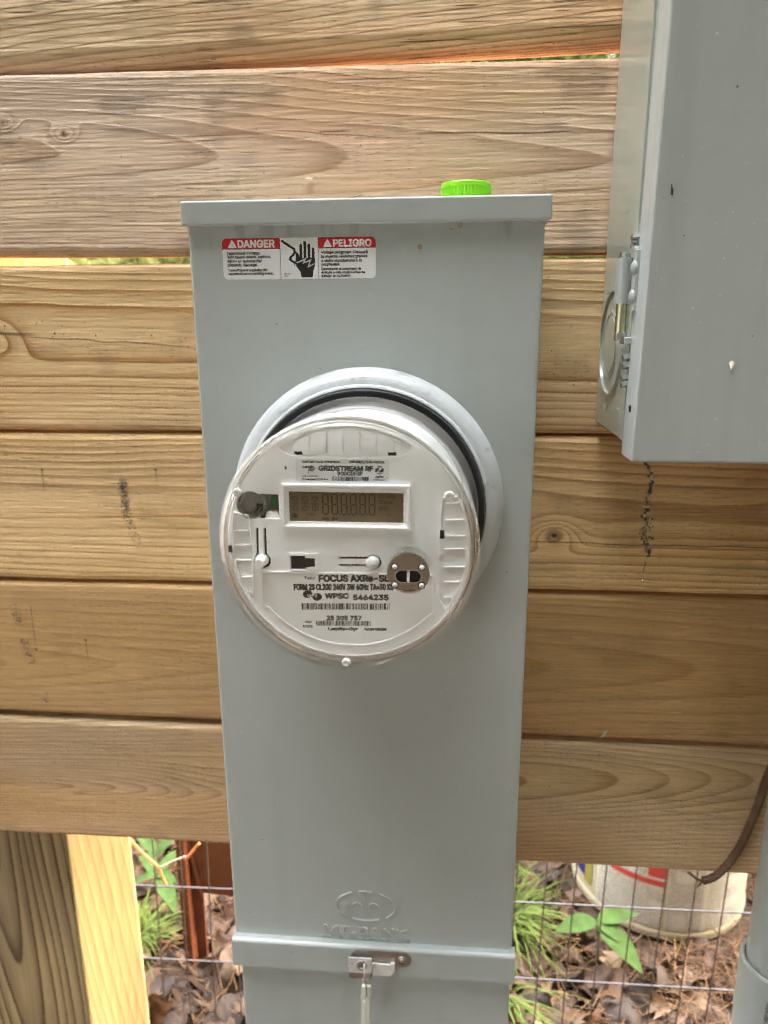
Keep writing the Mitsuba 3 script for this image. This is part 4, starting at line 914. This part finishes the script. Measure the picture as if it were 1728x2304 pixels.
# ---------------------------------------------------------------- pail behind the fence
pl = thing('pail', 'cream plastic pail with a printed white label on the leaves behind the fence', 'bucket')
pr = [(0.0, GZ + 0.002), (0.140, GZ + 0.002), (0.152, GZ + 0.004), (0.1585, GZ + 0.008), (0.1592, GZ + 0.018), (0.1575, GZ + 0.0225), (0.1560, GZ + 0.0245), (0.1570, GZ + 0.30), (0.1640, GZ + 0.31), (0.1640, GZ + 0.325), (0.150, GZ + 0.33), (0.0, GZ + 0.33)]
a = np.arange(96) * 2 * np.pi / 96
def rz(pr, n=96, a0=None, a1=None):
    cyc = a0 is None
    an = np.arange(n) * 2 * np.pi / n if cyc else np.linspace(math.radians(a0), math.radians(a1), n)
    v = np.vstack([np.c_[JX + r * np.sin(an), JY - r * np.cos(an), np.full(n, z)] for r, z in pr])
    k = np.arange(n if cyc else n - 1); k2 = (k + 1) % n
    f = np.vstack([np.vstack([np.c_[i * n + k, i * n + k2, (i + 1) * n + k2], np.c_[i * n + k, (i + 1) * n + k2, (i + 1) * n + k]]) for i in range(len(pr) - 1)])
    return trimesh.Trimesh(v, f, process=False)
put('body', rz(pr), 'pail_plastic', pl, smooth=35)
put('printed_label', rz([(0.1574, GZ + 0.028), (0.1580, GZ + 0.27)], 60, -58, 44), 'printed_label', pl, smooth=True, label='white label with columns of small print')
put('red_stripe', rz([(0.1583, -0.0355), (0.1583, -0.0245)], 30, -46, -10.6), 'red_print', pl, smooth=True)
put('red_stripe', rz([(0.1583, -0.0190), (0.1583, 0.0150)], 16, -22, -10.6), 'red_print', pl, smooth=True, label='red block of print near the gap in the label')
put('blue_patch', rz([(0.1575, -0.102), (0.1578, 0.05)], 12, -82, -69), 'navy_print', pl, smooth=True)
put('olive_patch', rz([(0.1574, -0.110), (0.1577, 0.05)], 12, -68.5, -61), 'olive_print', pl, smooth=True)

# ---------------------------------------------------------------- wire fence behind
wf = thing('wire_fence', 'welded wire mesh fence with tall narrow openings just behind the planks', 'fence')
WY = 0.180
for z in (0.119 - 0.132, 0.119, 0.251, 0.383, 0.515): put('horizontal_wire', tube([(-1.3, WY, z - 0.018), (-0.40, WY, z - 0.016), (0.0, WY, z - 0.006), (0.5, WY, z + 0.002), (1.4, WY, z + 0.004)], 0.0013, 8), 'galvanised_wire', wf, smooth=True)
for k in range(-24, 30):
    x = 0.0055 + 0.0402 * k
    put('vertical_wire', tube([(x + 0.012, WY - 0.0022, 0.62), (x + 0.006, WY - 0.0022, 0.27), (x, WY - 0.0022, -0.02), (x - 0.002, WY - 0.0022, GZ - 0.02)], 0.0011, 7), 'rusty_wire', wf, smooth=True)

# ---------------------------------------------------------------- rust red stake with studs
sk = thing('steel_stake', 'rust red studded steel fence stake behind the wire mesh at lower left', 'stake')
SX, SYY = -0.345, 0.285
put('shaft', cat([rbox((SX - 0.021, SYY, GZ - 0.05), (SX + 0.019, SYY + 0.006, 0.70), 0.001, 3), rbox((SX - 0.003, SYY - 0.022, GZ - 0.05), (SX + 0.003, SYY + 0.004, 0.70), 0.001, 3)]), 'oxide_paint', sk, smooth=30)
for z in np.arange(-0.125, 0.66, 0.0425): put('stud', rbox((SX - 0.019, SYY - 0.0045, z), (SX - 0.001, SYY + 0.001, z + 0.0040), 0.0008, 3), 'oxide_paint', sk, smooth=30)
put('anchor_plate', xz(Polygon([(SX + 0.019, 0.00), (SX + 0.115, -0.006), (SX + 0.115, 0.20), (SX + 0.019, 0.20)]).buffer(0.003), SYY + 0.010, SYY + 0.004), 'oxide_paint', sk, smooth=30, label='flat plate fixed to the right of the stake')
put('brace', tube([(SX + 0.002, SYY - 0.004, 0.10), (SX + 0.018, SYY - 0.002, -0.005)], 0.004, 6), 'oxide_paint', sk, smooth=True)

# ---------------------------------------------------------------- orange cord scraps on the wire
oc = thing('cord_scrap', 'frayed orange plastic cord with a pale twine under the lowest plank', 'cord')
def strip(pts, w, t): 
    p = spline(pts, 24)
    return cat([tube(p, w, 8)])
put('orange_strand', strip([(-0.346, 0.09, 0.262), (-0.3359, 0.10, 0.2354), (-0.3247, 0.10, 0.2221), (-0.3106, 0.10, 0.2066), (-0.3065, 0.10, 0.1938), (-0.3019, 0.10, 0.1810)], 0.0021, 0.001), 'orange_cord_plastic', oc, smooth=True)
put('orange_strand', strip([(-0.250, 0.095, 0.252), (-0.2560, 0.10, 0.2430), (-0.2650, 0.10, 0.2310), (-0.2724, 0.10, 0.2221)], 0.0020, 0.001), 'orange_cord_plastic', oc, smooth=True)
tw = spline([(-0.2711, 0.10, 0.2269), (-0.2880, 0.10, 0.2190), (-0.3075, 0.10, 0.2068)], 40)
th = np.linspace(0, 18, 40)
put('twine', cat([tube(tw + 0.0008 * np.c_[0 * th, np.cos(th + o), np.sin(th + o)], 0.0009, 6) for o in (0, np.pi)]), 'pale_twine', oc, smooth=True)

# ---------------------------------------------------------------- web of debris under the disconnect box
g = np.random.default_rng(21)
pth = spline([(0.2150, -0.110, 0.8090), (0.2200, -0.110, 0.8010), (0.2262, -0.110, 0.7950), (0.2278, -0.110, 0.7820), (0.2262, -0.110, 0.7671), (0.2267, -0.110, 0.7531), (0.2269, -0.110, 0.7429), (0.2290, -0.110, 0.7326), (0.2298, -0.110, 0.7222)], 90)
wd = [0.0014, 0.0018, 0.0019, 0.0018, 0.0022, 0.0034, 0.0046, 0.0030, 0.0012]
bits = [tube(pth, 0.0004, 5)]
for k in range(260):
    u = g.uniform(0, 89); w = np.interp(u, np.linspace(0, 89, 9), wd)
    b = trimesh.creation.box(extents=g.uniform(0.0005, 0.0019, 3)); b.apply_transform(trimesh.transformations.random_rotation_matrix(g.uniform(size=3)))
    b.apply_translation(pth[int(u)] + g.normal(0, 1, 3) * [w, w * .6, w * .3] * 0.55); bits.append(b)
bits.append(tube([(0.2293, -0.110, 0.7200), (0.2280, -0.110, 0.7125), (0.2279, -0.110, 0.7020)], 0.00025, 5))
bits.append(trimesh.creation.icosphere(1, 0.0011).apply_translation((0.2279, -0.110, 0.7015)))
put('debris_strand', cat(bits), 'silk_debris', label='dangling cobweb string of brown debris below the right hand grey box', cat='cobweb')

# ---------------------------------------------------------------- scraps
def curl(c, r, w, n=14, turns=0.8, seed=0):
    a = np.linspace(0.4 + seed, 0.4 + seed + 2 * np.pi * turns, n)
    return tube(np.c_[c[0] + r * np.cos(a), np.full(n, c[1]), c[2] + r * np.sin(a) * 0.8], w, 6)
put('seed_husk', curl((0.0426, F - 0.0012, 0.9638), 0.0017, 0.0005), 'husk', smooth=True, label='tiny curled husk stuck to the pedestal front right of the sticker', cat='seed husk')
put('seed_husk', curl((0.0718, F - 0.0012, 0.9783), 0.0014, 0.0005, seed=2), 'husk', smooth=True, label='tiny curled husk caught just under the hood lip below the green cap', cat='seed husk')
put('seed_husk', tube([(0.0640, F - 0.0010, 0.9766), (0.0660, F - 0.0013, 0.9757), (0.0676, F - 0.0010, 0.9752)], 0.0006, 6), 'husk', smooth=True, label='short straight brown husk beside the curled one under the hood lip', cat='seed husk')
def chip(c, s, seed):
    gg = np.random.default_rng(seed)
    q = trimesh.convex.convex_hull(gg.normal(0, 1, (14, 3)) * s); q.apply_translation(c); return q
put('wood_chip', chip((-0.0620, -0.0020, 1.0334), (0.0016, 0.0009, 0.0014), 1), 'pale_chip', label='pale chip stuck to the plank above the pedestal hood', cat='chip')
put('wood_chip', chip((0.2655, -0.1530, 0.8789), (0.0011, 0.0007, 0.0018), 2), 'pale_chip', label='pale crumb stuck to the door of the right hand box', cat='chip')
put('bark_flake', cat([tube([(0.2125, -0.1530, 0.9985), (0.2130, -0.1536, 0.9950), (0.2134, -0.1532, 0.9920)], [0.0004, 0.0009, 0.0006], 6)]), 'dark_scrap', smooth=True, label='thin dark flake clinging upright to the grey door at upper right', cat='flake')
put('twig', tube([(0.2290, -0.0012, 0.4900), (0.2311, -0.004, 0.4950), (0.2330, -0.006, 0.5000)], 0.0011, 6), 'pale_chip', smooth=True, label='short pale twig poking from the gap above the lowest plank', cat='twig')
put('pine_needle', tube(spline([(-0.0290, -0.100, 0.9990), (-0.0150, -0.108, 1.0002), (-0.0010, -0.116, 1.0018)], 10), 0.0006, 5), 'husk', smooth=True, label='brown pine needle lying on the pedestal hood', cat='pine needle')
put('mark', chip((-0.0398, P - 0.0004, 0.8186), (0.0005, 0.0002, 0.0010), 5), 'red_brown_spot', mt)

# ---------------------------------------------------------------- small plants
def leaf_mesh(base, tip, width, sag=0.15, n=9, fold=0.25):
    base, tip = np.array(base, float), np.array(tip, float)
    d = tip - base; L_ = np.linalg.norm(d); d /= L_
    s = np.cross(d, [0, 0, 1.0]); s /= np.linalg.norm(s); up = np.cross(s, d)
    t = np.linspace(0, 1, n)
    w = width * np.sin(np.pi * t ** 0.75) ** 0.9 + 0.0003
    rows = []
    for q in (-1, -0.5, 0, 0.5, 1):
        rows.append(base + d * (t * L_)[:, None] + s * (q * w)[:, None] + up * ((abs(q) * w * fold) - sag * L_ * (t - 0.5) ** 2 * 1.2)[:, None])
    v = np.array(rows).reshape(-1, 3)
    i, j = np.meshgrid(np.arange(4), np.arange(n - 1), indexing='ij')
    q = np.stack([i * n + j, i * n + j + 1, (i + 1) * n + j + 1, (i + 1) * n + j], -1).reshape(-1, 4)
    return trimesh.Trimesh(v, np.vstack([q[:, [0, 1, 2]], q[:, [0, 2, 3]]]), process=False)
sd = thing('seedling', 'broadleaf green seedling with glossy pointed leaves in front of the pail', 'plant')
B0 = (0.322, 0.330, -0.045)
put('stem', tube(spline([(0.335, 0.345, GZ), (0.328, 0.338, -0.10), B0], 10), 0.0016, 6), 'fresh_leaf', sd, smooth=True)
for tip, w in (((0.252, 0.318, -0.060), 0.019), ((0.382, 0.262, -0.075), 0.021), ((0.392, 0.352, -0.045), 0.017), ((0.352, 0.300, -0.055), 0.012)):
    put('leaf', leaf_mesh(B0, tip, w), 'fresh_leaf', sd, smooth=True)
wd_ = thing('weed', 'pale green lobed weed leaves behind the mesh beside the yellow upright', 'plant')
B1 = (-0.462, 0.415, -0.08)
put('stem', tube(spline([(-0.46, 0.42, GZ), (-0.461, 0.417, -0.11), B1], 8), 0.0014, 6), 'fresh_leaf', wd_, smooth=True)
for base, tip, w, sg in ((B1, (-0.402, 0.350, -0.100), 0.0150, 0.5), (B1, (-0.515, 0.400, -0.100), 0.0097, 0.4), (B1, (-0.530, 0.490, -0.090), 0.0128, 0.6), (B1, (-0.440, 0.500, -0.085), 0.0112, 0.3), ((-0.49, 0.48, -0.09), (-0.455, 0.555, -0.075), 0.0120, 0.5), (B1, (-0.425, 0.425, -0.105), 0.012, 0.6), ((-0.49, 0.48, -0.09), (-0.555, 0.53, -0.080), 0.013, 0.5)):
    put('leaf', leaf_mesh(base, tip, w, sg), 'fresh_leaf', wd_, smooth=True)
def tuft(x, y, n, hmin, hmax, spread, seed, lean=(0, 0)):
    gg = np.random.default_rng(seed)
    out = []
    for k in range(n):
        a = gg.uniform(0, 6.28); h = gg.uniform(hmin, hmax); o = gg.normal(0, 0.012, 2)
        d = np.array([math.cos(a), math.sin(a)]) * gg.uniform(0.3, 1.0) * spread + lean
        t = np.linspace(0, 1, 7)
        c = np.c_[x + o[0] + d[0] * t ** 1.6, y + o[1] + d[1] * t ** 1.6, GZ - 0.005 + h * (t - 0.45 * t ** 3)]
        w = gg.uniform(0.0012, 0.0024) * (1 - t ** 2.5) + 0.0002
        s = np.array([-math.sin(a + 0.5), math.cos(a + 0.5), 0])
        v = np.vstack([c - s * w[:, None], c + s * w[:, None]])
        j = np.arange(6)
        f = np.vstack([np.c_[j, j + 1, j + 8], np.c_[j, j + 8, j + 7]])
        out.append(trimesh.Trimesh(v, f, process=False))
    return cat(out)
put('grass_tuft', tuft(0.185, 0.40, 150, 0.06, 0.17, 0.13, 1, (0.02, -0.02)), 'grass_blade', smooth=True, label='arching grass tuft right of the pedestal behind the wire mesh', cat='grass')
put('grass_tuft', tuft(0.19, 0.52, 80, 0.08, 0.18, 0.10, 2), 'grass_blade', smooth=True, label='smaller grass tuft close under the lowest plank right of the pedestal', cat='grass')
put('grass_tuft', tuft(-0.455, 0.315, 150, 0.05, 0.12, 0.09, 3), 'grass_blade', smooth=True, label='bushy grass tuft between the yellow upright and the red stake', cat='grass')
put('grass_tuft', tuft(0.16, 0.25, 40, 0.05, 0.12, 0.10, 4, (0.04, -0.05)), 'grass_blade', smooth=True, label='thin low grass tuft at the foot of the pedestal', cat='grass')
stick = spline([(0.21, 0.20, GZ + 0.03), (0.27, 0.16, GZ + 0.035), (0.36, 0.09, GZ + 0.028)], 16)
put('stick', tube(stick, np.linspace(0.0045, 0.003, 16), 8), 'husk', smooth=True, label='tan stick on the leaves at the bottom right of the pedestal', cat='stick')

def shrub(x, y, h, r, leaf, seed, label):
    gg = np.random.default_rng(seed)
    sh = thing('shrub', label, 'shrub', 'shrubs beyond the fence')
    st_ = []
    for k in range(7):
        e = np.array([x, y, GZ]) + [*(gg.normal(0, 0.35, 2) * r), h * gg.uniform(0.6, 0.9)]
        st_.append(tube(spline([(x, y, GZ - 0.05), ((x + e[0]) / 2 + gg.normal(0, .04), (y + e[1]) / 2, GZ + h * .45), e], 10), np.linspace(0.014, 0.004, 10), 6))
    put('stem', cat(st_), 'bark', sh, smooth=True)
    put('foliage', crown(x, y, GZ + h * 0.62, r, h * 0.36, 4500, seed, 0.035), leaf, sh)
# ---------------------------------------------------------------- trees beyond the fence and behind the viewer
def crown(cx, cy, cz, rx, rz_, n, seed, size):
    gg = np.random.default_rng(seed)
    cl = gg.normal(0, 1, (26, 3)); cl = cl / np.linalg.norm(cl, axis=1, keepdims=True) * gg.uniform(0.35, 1.0, (26, 1))
    c = cl[gg.integers(26, size=n)] + gg.normal(0, 0.20, (n, 3))
    c = c * [rx, rx, rz_] + [cx, cy, cz]
    a = gg.normal(0, 1, (n, 3)); a /= np.linalg.norm(a, axis=1, keepdims=True)
    b = np.cross(a, gg.normal(0, 1, (n, 3))); b /= np.linalg.norm(b, axis=1, keepdims=True)
    s = gg.uniform(0.6, 1.3, (n, 1)) * size
    v = np.stack([c - a * s, c + b * s * .45, c + a * s, c - b * s * .45], 1).reshape(-1, 3)
    k = np.arange(n)[:, None] * 4
    return trimesh.Trimesh(v, np.vstack([k + [0, 1, 2], k + [0, 2, 3]]), process=False)
TREES = {1: 'pale green low tree beyond the fence at the far left gap', 2: 'mid green low tree beyond the fence straight behind the pedestal', 3: 'pale green taller tree beyond the fence behind the left gap', 4: 'mid green tall tree beyond the fence behind the right box',
         5: 'dark green tall tree far beyond the fence at left', 6: 'pale green tallest tree farthest beyond the fence', 11: 'mid green tall tree left on the near side of the fence', 12: 'dark green tall tree behind the viewer on the near side', 13: 'mid green tall tree behind the viewer to the right', 14: 'mid green tall tree behind the viewer to the left', 15: 'dark green tall tree on the near side beyond the right end of the fence', 16: 'mid green tall tree on the near side far to the right of the viewer', 17: 'mid green tall tree behind the viewer between the left and the middle trees', 18: 'slender mid green tall tree straight behind the viewer', 19: 'dark green tallest tree behind the viewer at the far right'}
def tree(x, y, h, r, leaf, seed, label, n=9000, size=0.07, low=0.25):
    gg = np.random.default_rng(seed)
    tr = thing('tree', TREES[seed], 'tree', 'trees of the surrounding wood')
    top = np.array([x + gg.normal(0, .2), y + gg.normal(0, .2), GZ + h * 0.85])
    tp = spline([(x, y, GZ - 0.1), (x + gg.normal(0, .08), y + gg.normal(0, .08), GZ + h * .4), top], 14)
    limbs = [tube(tp, np.linspace(h * 0.018, h * 0.004, 14), 9)]
    for k in range(9):
        i = gg.integers(5, 13); e = tp[i] + np.array([*gg.normal(0, 1, 2), 0.5]) * r * 0.6
        limbs.append(tube(spline([tp[i], (tp[i] + e) / 2 + [0, 0, .1], e], 8), np.linspace(h * .006, h * .0015, 8), 6))
    put('trunk', cat(limbs), 'bark', tr, smooth=True)
    put('crown', crown(x, y, GZ + h * (0.5 + low / 2), r, h * (0.5 - low / 2), n, seed, size), leaf, tr)
for x, y, h, r, lf_, sd_ in ((-1.7, 3.0, 4.0, 1.3, 'crown_leaf_pale', 1), (0.3, 3.6, 4.5, 1.5, 'crown_leaf', 2), (-0.6, 5.5, 7.0, 2.2, 'crown_leaf_pale', 3), (1.6, 6.5, 8.0, 2.3, 'crown_leaf', 4), (-3.4, 6.0, 8.0, 2.4, 'crown_leaf_dark', 5), (0.4, 9.0, 9.0, 3.0, 'crown_leaf_pale', 6)):
    tree(x, y, h, r, lf_, sd_, None, low=0.1)
for x, y, h, r, lf_, sd_ in ((-6.0, -2.2, 9.5, 2.5, 'crown_leaf', 11), (-0.6, -6.4, 13.0, 2.7, 'crown_leaf_dark', 12), (2.4, -5.0, 14.5, 2.5, 'crown_leaf', 13), (-4.4, -5.6, 11.5, 2.6, 'crown_leaf', 14), (4.9, -0.9, 12.0, 1.7, 'crown_leaf_dark', 15), (4.4, -3.2, 14.0, 2.2, 'crown_leaf', 16), (-2.5, -6.8, 13.0, 2.4, 'crown_leaf', 17), (0.9, -6.1, 14.0, 2.2, 'crown_leaf', 18), (3.6, -6.8, 15.0, 2.4, 'crown_leaf_dark', 19)):
    tree(x, y, h, r, lf_, sd_, None, n=10000, size=0.19, low=0.0)
for x, y, h, r, lf_, sd_, lb in ((-1.1, 1.9, 1.75, 0.75, 'crown_leaf_pale', 31, 'pale leafy shrub beyond the fence seen through the left plank gap'), (0.15, 2.1, 1.75, 0.75, 'crown_leaf', 32, 'mid green shrub beyond the fence behind the pedestal'), (1.2, 2.3, 1.75, 0.8, 'crown_leaf_pale', 33, 'pale green shrub beyond the fence behind the right hand box')):
    shrub(x, y, h, r, lf_, sd_, lb)
